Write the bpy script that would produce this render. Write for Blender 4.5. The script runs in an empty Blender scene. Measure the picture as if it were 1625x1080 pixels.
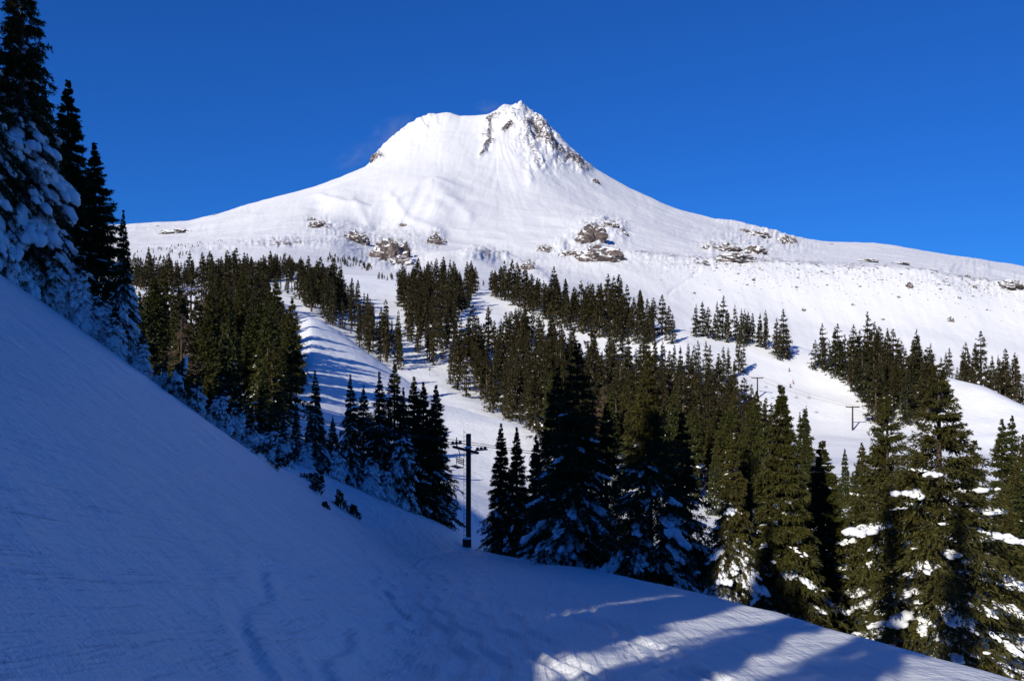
import bpy, bmesh, math, random
import numpy as np
from mathutils import Vector, Matrix

SC = bpy.context.scene
COL = SC.collection
# ------------------------------------------------------------------ camera
F, CX, HY = 1300.0, 812.5, 540.0            # focal length and centre in photo pixels; eye at the origin
cam_d = bpy.data.cameras.new('camera'); cam = bpy.data.objects.new('camera', cam_d); COL.objects.link(cam)
cam.location = (0, 0, 0); cam.rotation_euler = (math.radians(90), 0, 0)
cam_d.sensor_width = 36; cam_d.lens = 36 * F / 1625.0
cam_d.clip_start = 0.1; cam_d.clip_end = 30000
SC.camera = cam
# ------------------------------------------------------------------ world, sun, exposure
SUN_EL, SUN_AZ = math.radians(28.5), math.radians(214)      # azimuth clockwise from +Y (view direction): behind and left
w = bpy.data.worlds.new('World'); SC.world = w; w.use_nodes = True
nt = w.node_tree; nt.nodes.clear()
sky = nt.nodes.new('ShaderNodeTexSky'); sky.sky_type = 'NISHITA'; sky.sun_disc = False
sky.sun_elevation = SUN_EL; sky.sun_rotation = SUN_AZ; sky.altitude = 1900; sky.air_density = 1.0
sky.dust_density = 0.0; sky.ozone_density = 2.0
tint = nt.nodes.new('ShaderNodeMix'); tint.data_type = 'RGBA'; tint.blend_type = 'MULTIPLY'; tint.inputs[0].default_value = 1
tint.inputs[7].default_value = (0.121, 0.64, 1.84, 1)
bg = nt.nodes.new('ShaderNodeBackground'); bg.inputs[1].default_value = 0.067
wo = nt.nodes.new('ShaderNodeOutputWorld')
gm = nt.nodes.new('ShaderNodeGamma'); gm.inputs[1].default_value = .72; nt.links.new(sky.outputs[0], gm.inputs[0]); nt.links.new(gm.outputs[0], tint.inputs[6]); nt.links.new(tint.outputs[2], bg.inputs[0]); nt.links.new(bg.outputs[0], wo.inputs[0])
sl = bpy.data.lights.new('sun', 'SUN'); sl.energy = 4.1; sl.angle = math.radians(0.5); sl.color = (1.0, 0.93, 0.79)
so = bpy.data.objects.new('sun', sl); COL.objects.link(so)
to_sun = Vector((math.sin(SUN_AZ) * math.cos(SUN_EL), math.cos(SUN_AZ) * math.cos(SUN_EL), math.sin(SUN_EL)))
so.rotation_euler = to_sun.to_track_quat('Z', 'Y').to_euler(); so.location = to_sun * 100
SC.view_settings.view_transform = 'Standard'; SC.view_settings.look = 'None'
SC.view_settings.gamma = 1; SC.view_settings.exposure = 0.42
SC.render.engine = 'CYCLES'; SC.cycles.max_bounces = 5; SC.cycles.diffuse_bounces = 3
# ------------------------------------------------------------------ numpy noise
_rs = np.random.RandomState(7); _T = _rs.rand(256, 256)
def vnoise(x, y, s=0):
    x = np.asarray(x, float) + s * 17.31; y = np.asarray(y, float) + s * 9.73
    xi = np.floor(x).astype(int); yi = np.floor(y).astype(int); fx = x - xi; fy = y - yi
    fx = fx * fx * fx * (fx * (fx * 6 - 15) + 10); fy = fy * fy * fy * (fy * (fy * 6 - 15) + 10)
    a = _T[xi & 255, yi & 255]; b = _T[(xi + 1) & 255, yi & 255]; c = _T[xi & 255, (yi + 1) & 255]; d = _T[(xi + 1) & 255, (yi + 1) & 255]
    return (a * (1 - fx) + b * fx) * (1 - fy) + (c * (1 - fx) + d * fx) * fy
def fbm(x, y, o=4, s=0):
    r = 0; amp = 1; tot = 0
    for k in range(o):
        r = r + amp * vnoise(x, y, s + k * 3); tot += amp; amp *= .5
        x, y = 1.6 * x - 1.2 * y, 1.2 * x + 1.6 * y
    return r / tot - .5
def ridged(x, y, o=4, s=0):
    r = 0; amp = 1; tot = 0
    for k in range(o):
        r = r + amp * (1 - abs(2 * vnoise(x, y, s + k * 3) - 1)); tot += amp; amp *= .5
        x, y = 1.6 * x - 1.2 * y, 1.2 * x + 1.6 * y
    return r / tot
def sstep(a, b, x):
    t = np.clip((np.asarray(x, float) - a) / (b - a), 0, 1); return t * t * (3 - 2 * t)
# ------------------------------------------------------------------ terrain shape
def softplus(x, k): return k * np.logaddexp(0, np.asarray(x) / k)
def near_z(X, Y):                            # groomed track with the bank rising on its left
    xv = -.13 * np.clip(Y, -20, 60)
    rel = .72 * softplus(xv - X, .22)
    cap = 4.6 + .78 * softplus(Y + 2, 2.0)
    rel = (cap - softplus(cap - rel, 1.2)) * (1 - sstep(42, 75, Y))
    return -2 - .22 * Y + rel
GX = np.arange(-420, 2081, 5.0)
def table(pts, sig):
    p = np.array(pts, float); Yv = np.interp(GX, p[:, 0], p[:, 1]); yv = np.interp(GX, p[:, 0], p[:, 2])
    if sig:
        n = int(sig * 3 / 5) + 1; k = np.exp(-.5 * (np.arange(-n, n + 1) * 5 / sig) ** 2); k /= k.sum()
        Yv = np.convolve(np.pad(Yv, n, 'edge'), k, 'valid'); yv = np.convolve(np.pad(yv, n, 'edge'), k, 'valid')
    return Yv, yv
edge_px = [(-420, 39, 128), (0, 39, 430), (300, 37, 650), (500, 38, 787), (600, 40, 858), (640, 43, 884), (700, 52, 876), (743, 60, 869), (770, 52, 876),
           (850, 41, 889), (1000, 29, 915), (1200, 18.7, 965), (1400, 13.3, 1021), (1600, 10.4, 1076), (2080, 7.5, 1172)]
LAYERS = [
 # beyond the bank and the track's edge
 ([(-420, 56, 260), (0, 56, 500), (300, 52, 690), (430, 49, 742), (500, 49, 760), (600, 51, 806), (700, 58, 846), (760, 66, 866), (850, 50, 905), (1000, 37, 960), (1200, 27, 1045), (1400, 20, 1120), (1625, 16, 1180), (2080, 12, 1300)], 12),
 ([(-420, 68, 420), (0, 66, 560), (300, 62, 710), (430, 57, 727), (500, 57, 747), (600, 60, 790), (700, 66, 831), (760, 74, 858), (850, 66, 890), (1000, 56, 935), (1200, 48, 985), (1400, 44, 1030), (1625, 40, 1085), (2080, 34, 1180)], 8),
 ([(-420, 110, 560), (0, 105, 620), (300, 100, 700), (430, 95, 732), (500, 95, 765), (600, 95, 800), (700, 95, 815), (760, 100, 830), (850, 100, 850), (1000, 100, 870), (1200, 95, 880), (1400, 95, 890), (1625, 95, 900), (2080, 90, 930)], 20),
 ([(-420, 190, 540), (0, 180, 570), (300, 170, 600), (430, 150, 645), (500, 150, 668), (600, 150, 715), (700, 150, 745), (760, 150, 758), (850, 150, 775), (1000, 150, 785), (1200, 150, 800), (1400, 150, 805), (1625, 140, 815), (2080, 130, 850)], 20),
 # crest of the lower ski run
 ([(-420, 320, 450), (0, 320, 470), (300, 320, 490), (390, 330, 488), (430, 345, 486), (500, 320, 502), (560, 290, 540), (620, 265, 585), (700, 235, 640), (780, 215, 666), (860, 200, 690), (1000, 200, 715), (1200, 200, 740), (1400, 200, 745), (1625, 180, 775), (2080, 170, 820)], 8),
 ([(-420, 380, 440), (0, 380, 455), (300, 390, 468), (390, 400, 470), (430, 400, 475), (500, 355, 508), (560, 325, 550), (620, 300, 600), (700, 262, 654), (780, 240, 676), (860, 225, 696), (1000, 230, 706), (1200, 235, 728), (1400, 235, 732), (1625, 205, 765), (2080, 200, 810)], 8),
 ([(-420, 440, 430), (0, 440, 440), (300, 440, 462), (390, 440, 464), (430, 440, 466), (500, 400, 490), (560, 390, 520), (620, 375, 545), (700, 330, 596), (760, 300, 635), (860, 270, 675), (950, 290, 665), (1000, 300, 655), (1100, 300, 650), (1200, 290, 690), (1300, 290, 695), (1400, 280, 700), (1500, 270, 700), (1625, 240, 735), (2080, 230, 800)], 14),
 ([(-420, 520, 420), (0, 520, 428), (300, 520, 450), (430, 510, 452), (560, 470, 484), (640, 460, 503), (700, 450, 506), (780, 450, 510), (860, 400, 548), (950, 380, 565), (1020, 370, 572), (1080, 350, 576), (1200, 350, 605), (1300, 345, 625), (1400, 330, 638), (1500, 305, 640), (1625, 275, 685), (2080, 260, 770)], 14),
 # crest of the middle ground
 ([(-420, 640, 415), (0, 640, 420), (300, 640, 436), (400, 640, 438), (470, 640, 432), (560, 640, 446), (620, 680, 446), (700, 680, 450), (780, 660, 460), (850, 600, 478), (950, 520, 500), (1020, 470, 512), (1080, 440, 524), (1150, 430, 532), (1250, 415, 546), (1300, 400, 560), (1400, 370, 580), (1500, 340, 598), (1560, 320, 615), (1625, 300, 646), (2080, 280, 760)], 8),
 ([(-420, 760, 420), (0, 760, 424), (300, 760, 436), (400, 760, 440), (560, 760, 442), (620, 780, 444), (700, 800, 450), (780, 800, 462), (850, 720, 492), (950, 640, 525), (1080, 560, 560), (1250, 530, 590), (1400, 480, 630), (1500, 450, 650), (1625, 400, 700), (2080, 400, 800)], 14),
 ([(-420, 1050, 425), (0, 1050, 425), (400, 1050, 430), (560, 1050, 436), (700, 1080, 442), (780, 1080, 456), (850, 1050, 490), (950, 1150, 540), (1100, 1350, 592), (1300, 1450, 612), (1500, 1450, 628), (1625, 1450, 645), (2080, 1450, 690)], 25),
 ([(-420, 1350, 408), (0, 1350, 408), (200, 1350, 405), (330, 1350, 404), (450, 1350, 404), (560, 1350, 428), (700, 1400, 430), (780, 1450, 436), (900, 1550, 455), (1000, 1650, 478), (1100, 1720, 498), (1300, 1740, 518), (1500, 1740, 534), (1625, 1740, 550), (2080, 1740, 600)], 25),
 # bench on the left, moraine crest on the right
 ([(-420, 1700, 390), (200, 1700, 392), (300, 1700, 386), (400, 1700, 380), (450, 1700, 378), (530, 1700, 386), (600, 1750, 422), (660, 1800, 424), (700, 1850, 405), (760, 1900, 400), (800, 1950, 418), (870, 1950, 420), (940, 2000, 408), (1000, 2000, 402), (1060, 2000, 408), (1150, 2000, 415), (1300, 2000, 424), (1400, 2000, 428), (1500, 2000, 438), (1625, 2000, 456), (2080, 2000, 500)], 8),
 ([(-420, 2000, 394), (200, 2000, 390), (300, 2000, 388), (400, 2000, 384), (450, 2050, 377), (530, 2050, 372), (600, 2100, 402), (700, 2150, 396), (760, 2200, 398), (800, 2200, 405), (870, 2200, 402), (940, 2250, 392), (1000, 2250, 400), (1060, 2250, 408), (1150, 2250, 414), (1300, 2250, 424), (1400, 2250, 427), (1500, 2250, 436), (1625, 2250, 454), (2080, 2250, 500)], 15),
 ([(-420, 2600, 386), (200, 2600, 381), (300, 2600, 376), (400, 2600, 364), (450, 2600, 354), (520, 2600, 352), (600, 2600, 370), (700, 2600, 372), (800, 2650, 378), (900, 2650, 372), (950, 2650, 364), (1000, 2650, 376), (1100, 2650, 391), (1200, 2650, 397), (1300, 2600, 407), (1400, 2600, 412), (1500, 2600, 422), (1625, 2600, 442), (2080, 2600, 480)], 14),
 ([(-420, 3100, 378), (200, 3100, 372), (300, 3100, 367), (400, 3100, 347), (500, 3100, 330), (540, 3100, 319), (600, 3100, 324), (650, 3150, 306), (690, 3200, 293), (740, 3150, 316), (800, 3150, 328), (900, 3150, 336), (1000, 3150, 350), (1100, 3150, 370), (1200, 3100, 385), (1300, 3100, 398), (1400, 3100, 403), (1500, 3100, 415), (1625, 3100, 434), (2080, 3100, 470)], 10),
 ([(-420, 3700, 372), (200, 3700, 363), (300, 3700, 356), (400, 3700, 334), (500, 3700, 307), (600, 3700, 272), (650, 3700, 262), (700, 3700, 256), (760, 3700, 262), (800, 3700, 266), (850, 3700, 270), (900, 3700, 293), (950, 3700, 316), (1000, 3700, 331), (1100, 3700, 356), (1200, 3700, 377), (1300, 3700, 391), (1400, 3700, 394), (1500, 3700, 410), (1625, 3700, 429), (2080, 3700, 465)], 12),
 ([(-420, 4150, 370), (200, 4150, 359.5), (300, 4150, 351.5), (400, 4150, 327), (500, 4150, 299), (590, 4150, 263), (650, 4150, 224), (700, 4150, 208), (760, 4150, 212), (800, 4150, 204), (830, 4150, 208), (870, 4150, 232), (900, 4150, 256), (950, 4150, 287), (1000, 4150, 310), (1060, 4150, 335), (1140, 4150, 355), (1240, 4150, 378), (1320, 4150, 389), (1420, 4150, 390), (1500, 4150, 406.5), (1625, 4150, 426), (2080, 4150, 462)], 7),
 ([(-420, 4500, 369), (200, 4500, 359), (250, 4500, 354), (300, 4500, 350.5), (340, 4500, 343), (400, 4500, 325), (450, 4500, 312), (500, 4500, 298), (540, 4500, 285), (580, 4500, 267), (592, 4500, 256), (596, 4500, 246), (610, 4500, 231), (640, 4500, 209), (658, 4500, 197), (664, 4500, 190), (669, 4500, 190), (676, 4500, 186), (682, 4500, 182), (690, 4500, 183), (712, 4500, 181), (730, 4500, 187), (752, 4500, 186), (776, 4500, 183.5), (788, 4500, 176), (796, 4500, 172), (799, 4500, 167), (803, 4500, 166), (807, 4500, 169.5), (814, 4500, 168), (821, 4500, 165), (832, 4500, 170), (846, 4500, 180), (858, 4500, 189), (870, 4500, 202), (890, 4500, 220), (916, 4500, 244), (935, 4500, 262), (960, 4500, 277), (1000, 4500, 300), (1050, 4500, 324), (1080, 4500, 335), (1140, 4500, 353), (1165, 4500, 352), (1200, 4500, 361), (1240, 4500, 372), (1275, 4500, 382), (1320, 4500, 388), (1350, 4500, 387.5), (1385, 4500, 386), (1420, 4500, 391), (1500, 4500, 405), (1550, 4500, 414), (1625, 4500, 424), (2080, 4500, 460)], 0),
 ([(-420, 5000, 395), (200, 5000, 390), (600, 5000, 330), (820, 5000, 300), (1000, 5000, 370), (1400, 5000, 430), (2080, 5000, 500)], 20),
 ([(-420, 6500, 520), (820, 6500, 510), (2080, 6500, 530)], 20),
]
E1 = table(edge_px, 10)
FR = np.array([.04, .1, .17, .25, .34, .44, .55, .67, .8, .91])
def nodes(px):
    px = np.atleast_1d(np.asarray(px, float)); u = (px - CX) / F
    Y1 = np.interp(px, GX, E1[0]); y1 = np.interp(px, GX, E1[1])
    Ys = [f * Y1 for f in FR]; Zs = [near_z(u * y, y) for y in Ys]
    Ys.append(Y1); Zs.append(near_z(u * Y1, Y1) * .5 + (HY - y1) / F * Y1 * .5)
    for tb in LT:
        Yv = np.interp(px, GX, tb[0]); yv = np.interp(px, GX, tb[1]); Ys.append(Yv); Zs.append((HY - yv) / F * Yv)
    return np.stack(Ys, 1), np.stack(Zs, 1)
LT = [table(p, s) for p, s in LAYERS]
def pchip(NY, NZ, q):                        # NY, NZ (N,K); q (N,M)
    h = np.diff(NY, axis=1); d = np.diff(NZ, axis=1) / h
    m = np.zeros_like(NZ); w1 = 2 * h[:, 1:] + h[:, :-1]; w2 = h[:, 1:] + 2 * h[:, :-1]
    same = d[:, :-1] * d[:, 1:] > 0
    with np.errstate(all='ignore'):
        hm = (w1 + w2) / (w1 / d[:, :-1] + w2 / d[:, 1:])
    m[:, 1:-1] = np.where(same, np.nan_to_num(hm), 0); m[:, 0] = d[:, 0]; m[:, -1] = d[:, -1]
    out = np.empty_like(q, dtype=float)
    for i in range(q.shape[0]) if q.shape[0] < 3 else [None]:
        pass
    idx = np.zeros(q.shape, int)
    for k in range(1, NY.shape[1] - 1): idx += (q >= NY[:, k:k + 1])
    r = np.arange(q.shape[0])[:, None]
    hh = h[r, idx]; t = np.clip((q - NY[r, idx]) / hh, 0, 1); a, b = NZ[r, idx], NZ[r, idx + 1]; ma, mb = m[r, idx] * hh, m[r, idx + 1] * hh
    return a * (2 * t**3 - 3 * t**2 + 1) + ma * (t**3 - 2 * t**2 + t) + b * (-2 * t**3 + 3 * t**2) + mb * (t**3 - t**2)
def seg_dist(px, py, poly):
    best = np.full(np.shape(px), 1e9)
    for (ax, ay), (bx, by) in zip(poly[:-1], poly[1:]):
        dx, dy = bx - ax, by - ay; t = np.clip(((px - ax) * dx + (py - ay) * dy) / (dx * dx + dy * dy + 1e-9), 0, 1)
        best = np.minimum(best, np.hypot(px - ax - t * dx, py - ay - t * dy))
    return best
# rocky ribs of the mountain: polyline (bearing, apparent height), half-width, relief in metres, how rocky
RIBS = [([(786, 184), (774, 192), (778, 206), (772, 214), (779, 222), (768, 232), (770, 240), (762, 246)], 3.6, 26, .78), ([(775, 205), (764, 216)], 3, 14, .7), ([(797, 176), (812, 186), (830, 178)], 7, 22, .55),
        ([(812, 184), (832, 205), (842, 228), (856, 262)], 7, 34, .62), ([(832, 176), (852, 192), (868, 215), (878, 236)], 9, 26, .62),
        ([(872, 232), (900, 248), (930, 266)], 8, 26, .8), ([(800, 205), (812, 196)], 5, 18, .9),
        ([(596, 252), (606, 240), (628, 219), (656, 200), (680, 187)], 5, 16, .42), ([(590, 256), (604, 250)], 6, 14, .75),
        ([(942, 288), (950, 292)], 4, 12, .7), ([(850, 184), (862, 205), (873, 236)], 4, 20, .6), ([(864, 192), (884, 216), (900, 240)], 4, 20, .55), ([(826, 176), (836, 196), (838, 214)], 4, 18, .5), ([(838, 222), (849, 246), (858, 264)], 3.5, -26, .3), ([(772, 200), (782, 214), (774, 236)], 2.5, -16, .2), ([(660, 192), (668, 198), (674, 206)], 4, 12, .1), ([(690, 186), (694, 200)], 3, 8, .1), ([(604, 232), (622, 226), (650, 206), (676, 206)], 6, 12, .3),
        ([(560, 318), (585, 350)], 7, 7, 0), ([(620, 312), (650, 345), (700, 372)], 7, 8, 0), ([(690, 292), (720, 320), (745, 345)], 9, 9, 0),
        ([(840, 262), (842, 290)], 5, 10, .25), ([(690, 365), (640, 380), (600, 420)], 14, 6, 0),
        ([(890, 392), (925, 368), (950, 358), (985, 372)], 9, 22, .35), ([(930, 400), (950, 388)], 9, 16, .4),
        ([(740, 408), (775, 402), (800, 410)], 9, 14, .35), ([(800, 410), (840, 428), (870, 450)], 8, 12, .2),
        ([(1000, 402), (1080, 410), (1200, 419), (1300, 424), (1500, 438), (1625, 456)], 5, 8, .6), ([(1130, 392), (1160, 388), (1200, 396)], 8, 14, .3),
        ([(1140, 352), (1180, 360), (1215, 368), (1245, 376)], 5, 8, .35), ([(1490, 425), (1530, 418), (1560, 426)], 8, 14, .25),
        ([(1062, 468), (1088, 450), (1110, 430)], 1.8, -6, .5), ([(270, 415), (300, 405), (345, 418)], 9, 12, .15), ([(1560, 440), (1625, 462)], 6, 8, .4)]
ROCKZ = [(1130, 422, 150, 13, .52), (1350, 434, 150, 18, .40), (1530, 452, 110, 16, .45), (1060, 412, 70, 10, .35), (1550, 450, 90, 26, .3), (860, 440, 70, 26, .2), (520, 358, 30, 14, .4),
         (620, 402, 34, 26, .45), (1240, 400, 60, 20, .25), (930, 395, 60, 26, .32), (300, 412, 45, 12, .2), (560, 410, 50, 12, .2), (450, 380, 60, 10, .2),
         (850, 208, 42, 40, .62), (905, 250, 48, 20, .62), (800, 182, 26, 12, .5), (596, 248, 14, 12, .7), (1180, 378, 80, 22, .2), (640, 212, 44, 22, .42), (955, 390, 34, 26, .3)]
CRAGS = [(562, 375, 30, 18), (618, 398, 34, 34), (643, 402, 14, 26), (634, 414, 30, 14), (689, 380, 18, 16), (936, 374, 26, 24), (950, 400, 42, 18), (905, 402, 26, 10), (968, 355, 22, 8), (988, 370, 12, 8), (866, 394, 18, 9), (1155, 393, 30, 10),
         (1164, 408, 44, 11), (1197, 395, 26, 12), (1125, 392, 18, 8), (1249, 381, 22, 10), (1205, 371, 28, 7), (505, 356, 24, 12), (838, 423, 18, 12), (775, 405, 40, 12), (1603, 452, 30, 10), (320, 392, 50, 5), (450, 382, 60, 5)]
ROCKZ += [(x + 2, y + 1, a * 1.15, b * 1.15, .58) for x, y, a, b in CRAGS]
def detail(px, Y, z, rockonly=False):
    """small relief added to the smooth shape: returns (dz, rock)"""
    X = (px - CX) / F * Y; py = HY - z / Y * F
    dz = np.zeros_like(z); rock = np.zeros_like(z)
    # near snow: soft lumps off the groomed part, small drifts
    hid = sstep(36, 44, Y) * (1 - sstep(60, 90, Y)) * (1 - sstep(380, 520, px))
    dz += hid * 1.5 * fbm(X / 2.2, Y / 2.2, 3, 2)
    dz += sstep(60, 110, Y) * (1 - sstep(900, 1400, Y)) * (2.2 * fbm(X / 34, Y / 34, 3, 5) + .5 * fbm(X / 8, Y / 8, 3, 6))
    nearw = 1 - sstep(40, 70, Y)
    if nearw.max() > 0:
        xv = -.13 * Y; dz += nearw * (.10 * fbm(X / 1.5, Y / 2.5, 4, 8) + .07 * fbm(X / 4.5, Y / 6, 3, 9))
        dz += nearw * .13 * np.exp(-((X - xv - .1) / .5) ** 2) * (ridged(X / .5, Y / .7, 3, 17) - .35)
        for k, (o_, a_, f_, p_, d_) in enumerate([(-.5, .35, .5, 0, .06), (-1.1, .7, .33, 1.2, .05), (.5, .25, .4, 3, .05), (.95, .3, .4, 3.2, .05), (1.9, .35, .22, .5, .04), (2.6, .4, .2, 1.5, .04), (3.6, .3, .2, .2, .04), (4.4, .5, .17, 2.5, .04)]):
            c_ = xv + o_ + a_ * np.sin(Y * f_ + p_) + .1 * np.sin(Y * 2.1 + k); dd = np.abs(X - c_) / .10
            dz += nearw * d_ * (-np.exp(-dd ** 2) + .6 * np.exp(-((dd - 1.9) / .9) ** 2))
    m = sstep(1100, 1700, Y)
    if m.max() > 0:
        wx = px + 14 * fbm(px / 40, Y / 300, 3, 15); wd = 1 - sstep(4300, 4480, Y) * .6
        flank = .45 + sstep(2300, 3600, Y)
        wx = wx + (py - 300) * .35 * np.sign(px - 790) * -1
        rough = .25 + 1.2 * np.exp(-((px - 860) / 60) ** 2 - ((py - 225) / 50) ** 2) + .7 * np.exp(-((px - 640) / 45) ** 2 - ((py - 215) / 28) ** 2)
        flute = ((ridged(wx / 30, Y / 900, 4, 11) - .6) * 9 + (ridged(wx / 9, Y / 500, 3, 12) - .6) * 5) * flank * rough
        dz += m * wd * (flute + 26 * fbm(X / 420, Y / 520, 3, 13) + 10 * fbm(X / 160, Y / 190, 3, 16) + 2.5 * fbm(X / 50, Y / 60, 3, 14))
        # gentle benches of the lower mountain
        low = sstep(1200, 1700, Y) * (1 - sstep(2700, 3300, Y))
        dz += low * 11 * (ridged(X / 260, Y / 330, 3, 21) - .62) * (.45 + sstep(1080, 980, px) * .55)
        jr = 5 * fbm(px / 9, py / 9, 3, 31)
        for poly, wdt, amp, rk in RIBS:
            bx = [p[0] for p in poly]; by = [p[1] for p in poly]
            if max(bx) < px.min() or min(bx) > px.max(): continue
            d = seg_dist(px, py, poly); d = np.abs(d + jr * (wdt / 3.0)) if rk > .2 else d
            g = np.exp(-(d / wdt) ** 2)
            rg = ridged(px / 5.0, py / 7.0, 4, 33)
            dz += m * g * amp * (.55 + ((.15 + .6 * sstep(2400, 3400, Y)) * (rg - .3) if rk else .3)) * wd
            if rk: rock = np.maximum(rock, np.exp(-(d / wdt / 1.5) ** 2) * rk * 1.0)
        for cx, cy, rx, ry, s in ROCKZ:
            g = np.exp(-((px - cx) / rx) ** 2 - ((py - cy) / ry) ** 2) * s
            rock = np.maximum(rock, g * (.5 + 1.1 * ridged(px / 12, py / 8, 4, 41)))
            dz += m * g * (8 + 30 * sstep(2400, 3400, Y)) * (ridged(px / 7, py / 7, 4, 44) - .5) * wd
        ly = np.interp(px, [440, 480, 540, 590, 625, 650, 690, 745], [318, 308, 319, 331, 322, 305, 284, 300]); dl = py - ly
        win = sstep(470, 520, px) * (1 - sstep(690, 760, px)) * m * sstep(2500, 2900, Y)
        dz -= win * (12 * np.exp(-((dl - 18) / 12) ** 2) - 7 * np.exp(-(dl / 4.0) ** 2)); dz += win * 11 * np.exp(-((dl - 30) / 34) ** 2) * (vnoise((px + dl * .7) / 17, dl / 90, 5) - .5)
        rock *= m
        crag = sstep(3900, 4300, Y) * (np.exp(-((px - 640) / 52) ** 2) + .9 * np.exp(-((px - 835) / 34) ** 2))
        dz += crag * 20 * (ridged(px / 9 + 3, Y / 200, 4, 61) - .62)
    return dz, rock
def H(px, Y):
    px = np.atleast_1d(np.asarray(px, float)); Y = np.atleast_1d(np.asarray(Y, float))
    NY, NZ = nodes(px); z = pchip(NY, NZ, Y[:, None])[:, 0]
    return z + detail(px, Y, z)[0]
def ground(px, Y): return Vector(((px - CX) / F * Y, Y, float(H(px, Y)[0])))
_YQ = np.exp(np.linspace(math.log(4), math.log(4500), 1400))
_hit = {}
def hit(px, py, ymin=0):                             # the ground point seen at that bearing and apparent height
    k = round(px / 4) * 4
    if k not in _hit:
        p = np.full(_YQ.shape, float(k)); NY, NZ = nodes([float(k)]); z = pchip(NY, NZ, _YQ[None])[0]; z = z + detail(p, _YQ, z)[0]; _hit[k] = HY - z / _YQ * F
    ys = _hit[k]; i = np.argmax((ys <= py) & (_YQ >= ymin))
    return ground(px, _YQ[i])
# ------------------------------------------------------------------ materials
def mat(name):
    m = bpy.data.materials.new(name); m.use_nodes = True; n = m.node_tree; b = n.nodes['Principled BSDF']; return m, n, b
def N(n, t, **kw):
    x = n.nodes.new(t)
    for k, v in kw.items(): setattr(x, k, v)
    return x
def noise(n, scale, detail=4, rough=.6, vec=None):
    x = N(n, 'ShaderNodeTexNoise'); x.inputs['Scale'].default_value = scale; x.inputs['Detail'].default_value = detail; x.inputs['Roughness'].default_value = rough
    if vec: n.links.new(vec, x.inputs['Vector'])
    return x
def mapping(n, scale=(1, 1, 1), rot=(0, 0, 0)):
    tc = N(n, 'ShaderNodeTexCoord'); mp = N(n, 'ShaderNodeMapping'); mp.inputs['Scale'].default_value = scale; mp.inputs['Rotation'].default_value = rot
    n.links.new(tc.outputs['Object'], mp.inputs[0]); return mp.outputs[0]
def ramp(n, fac, stops):
    r = N(n, 'ShaderNodeValToRGB'); e = r.color_ramp.elements
    while len(e) < len(stops): e.new(.5)
    for el, (p, c) in zip(e, stops): el.position = p; el.color = (*c, 1)
    n.links.new(fac, r.inputs[0]); return r.outputs[0]
def bump(n, h, dist, strength=1, prev=None):
    b = N(n, 'ShaderNodeBump'); b.inputs['Distance'].default_value = dist; b.inputs['Strength'].default_value = strength
    n.links.new(h, b.inputs['Height'])
    if prev: n.links.new(prev, b.inputs['Normal'])
    return b.outputs[0]
SNOWC = (.82, .84, .87)
def snow_near():
    m, n, b = mat('groomed_snow'); b.inputs['Roughness'].default_value = .55; b.inputs['Specular IOR Level'].default_value = .3
    v = mapping(n)
    c = ramp(n, noise(n, .35, 5, .6, v).outputs[0], [(.3, (.76, .79, .84)), (.7, SNOWC)])
    # sparse dark crumbs and needles lying on the snow
    vo = N(n, 'ShaderNodeTexVoronoi'); vo.inputs['Scale'].default_value = 1.6; n.links.new(v, vo.inputs['Vector'])
    sp = ramp(n, vo.outputs['Distance'], [(.0, (1, 1, 1)), (.012, (1, 1, 1)), (.02, (0, 0, 0))])
    mx = N(n, 'ShaderNodeMix', data_type='RGBA'); n.links.new(sp, mx.inputs[0]); n.links.new(c, mx.inputs[6]); mx.inputs[7].default_value = (.1, .08, .06, 1)
    n.links.new(mx.outputs[2], b.inputs['Base Color'])
    # ski tracks: long shallow scratches down the track, corduroy, grain
    t1 = noise(n, 1, 4, .65, mapping(n, (2.6, .16, .5), (0, 0, .16))); t2 = noise(n, 1, 3, .6, mapping(n, (9, .5, 1), (0, 0, -.22)))
    t3 = noise(n, 5, 6, .7, v); t4 = noise(n, .5, 4, .5, v)
    wv = N(n, 'ShaderNodeTexWave'); wv.inputs['Scale'].default_value = .5; wv.inputs['Distortion'].default_value = 7; wv.inputs['Detail'].default_value = 3
    wv.inputs['Detail Scale'].default_value = .6; n.links.new(mapping(n, (1, .22, .3), (0, 0, .3)), wv.inputs['Vector'])
    wr = ramp(n, wv.outputs['Fac'], [(0, (0, 0, 0)), (.06, (1, 1, 1)), (1, (1, 1, 1))])
    p = bump(n, t4.outputs[0], .5, .7); p = bump(n, t1.outputs[0], .12, .8, p); p = bump(n, t2.outputs[0], .06, .9, p); p = bump(n, wr, .02, .5, p); p = bump(n, t3.outputs[0], .08, .9, p)
    n.links.new(p, b.inputs['Normal']); return m
def snow_far():
    m, n, b = mat('hill_snow'); b.inputs['Roughness'].default_value = .6; b.inputs['Specular IOR Level'].default_value = .2
    v = mapping(n)
    c = ramp(n, noise(n, .05, 6, .6, v).outputs[0], [(.3, (.78, .8, .83)), (.7, SNOWC)]); n.links.new(c, b.inputs['Base Color'])
    p = bump(n, noise(n, .06, 4, .5, v).outputs[0], 1.0, .35); p = bump(n, noise(n, .5, 5, .65, v).outputs[0], .35, .6, p)
    p = bump(n, noise(n, 1, 3, .6, mapping(n, (.9, .3, .3), (0, 0, .5))).outputs[0], .12, .5, p)
    n.links.new(p, b.inputs['Normal']); return m
def rock_nodes(n, v, s):
    c1 = ramp(n, noise(n, s, 8, .65, v).outputs[0], [(.3, (.035, .03, .032)), (.5, (.10, .082, .078)), (.62, (.18, .145, .13)), (.8, (.30, .26, .25))])
    return c1
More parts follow.
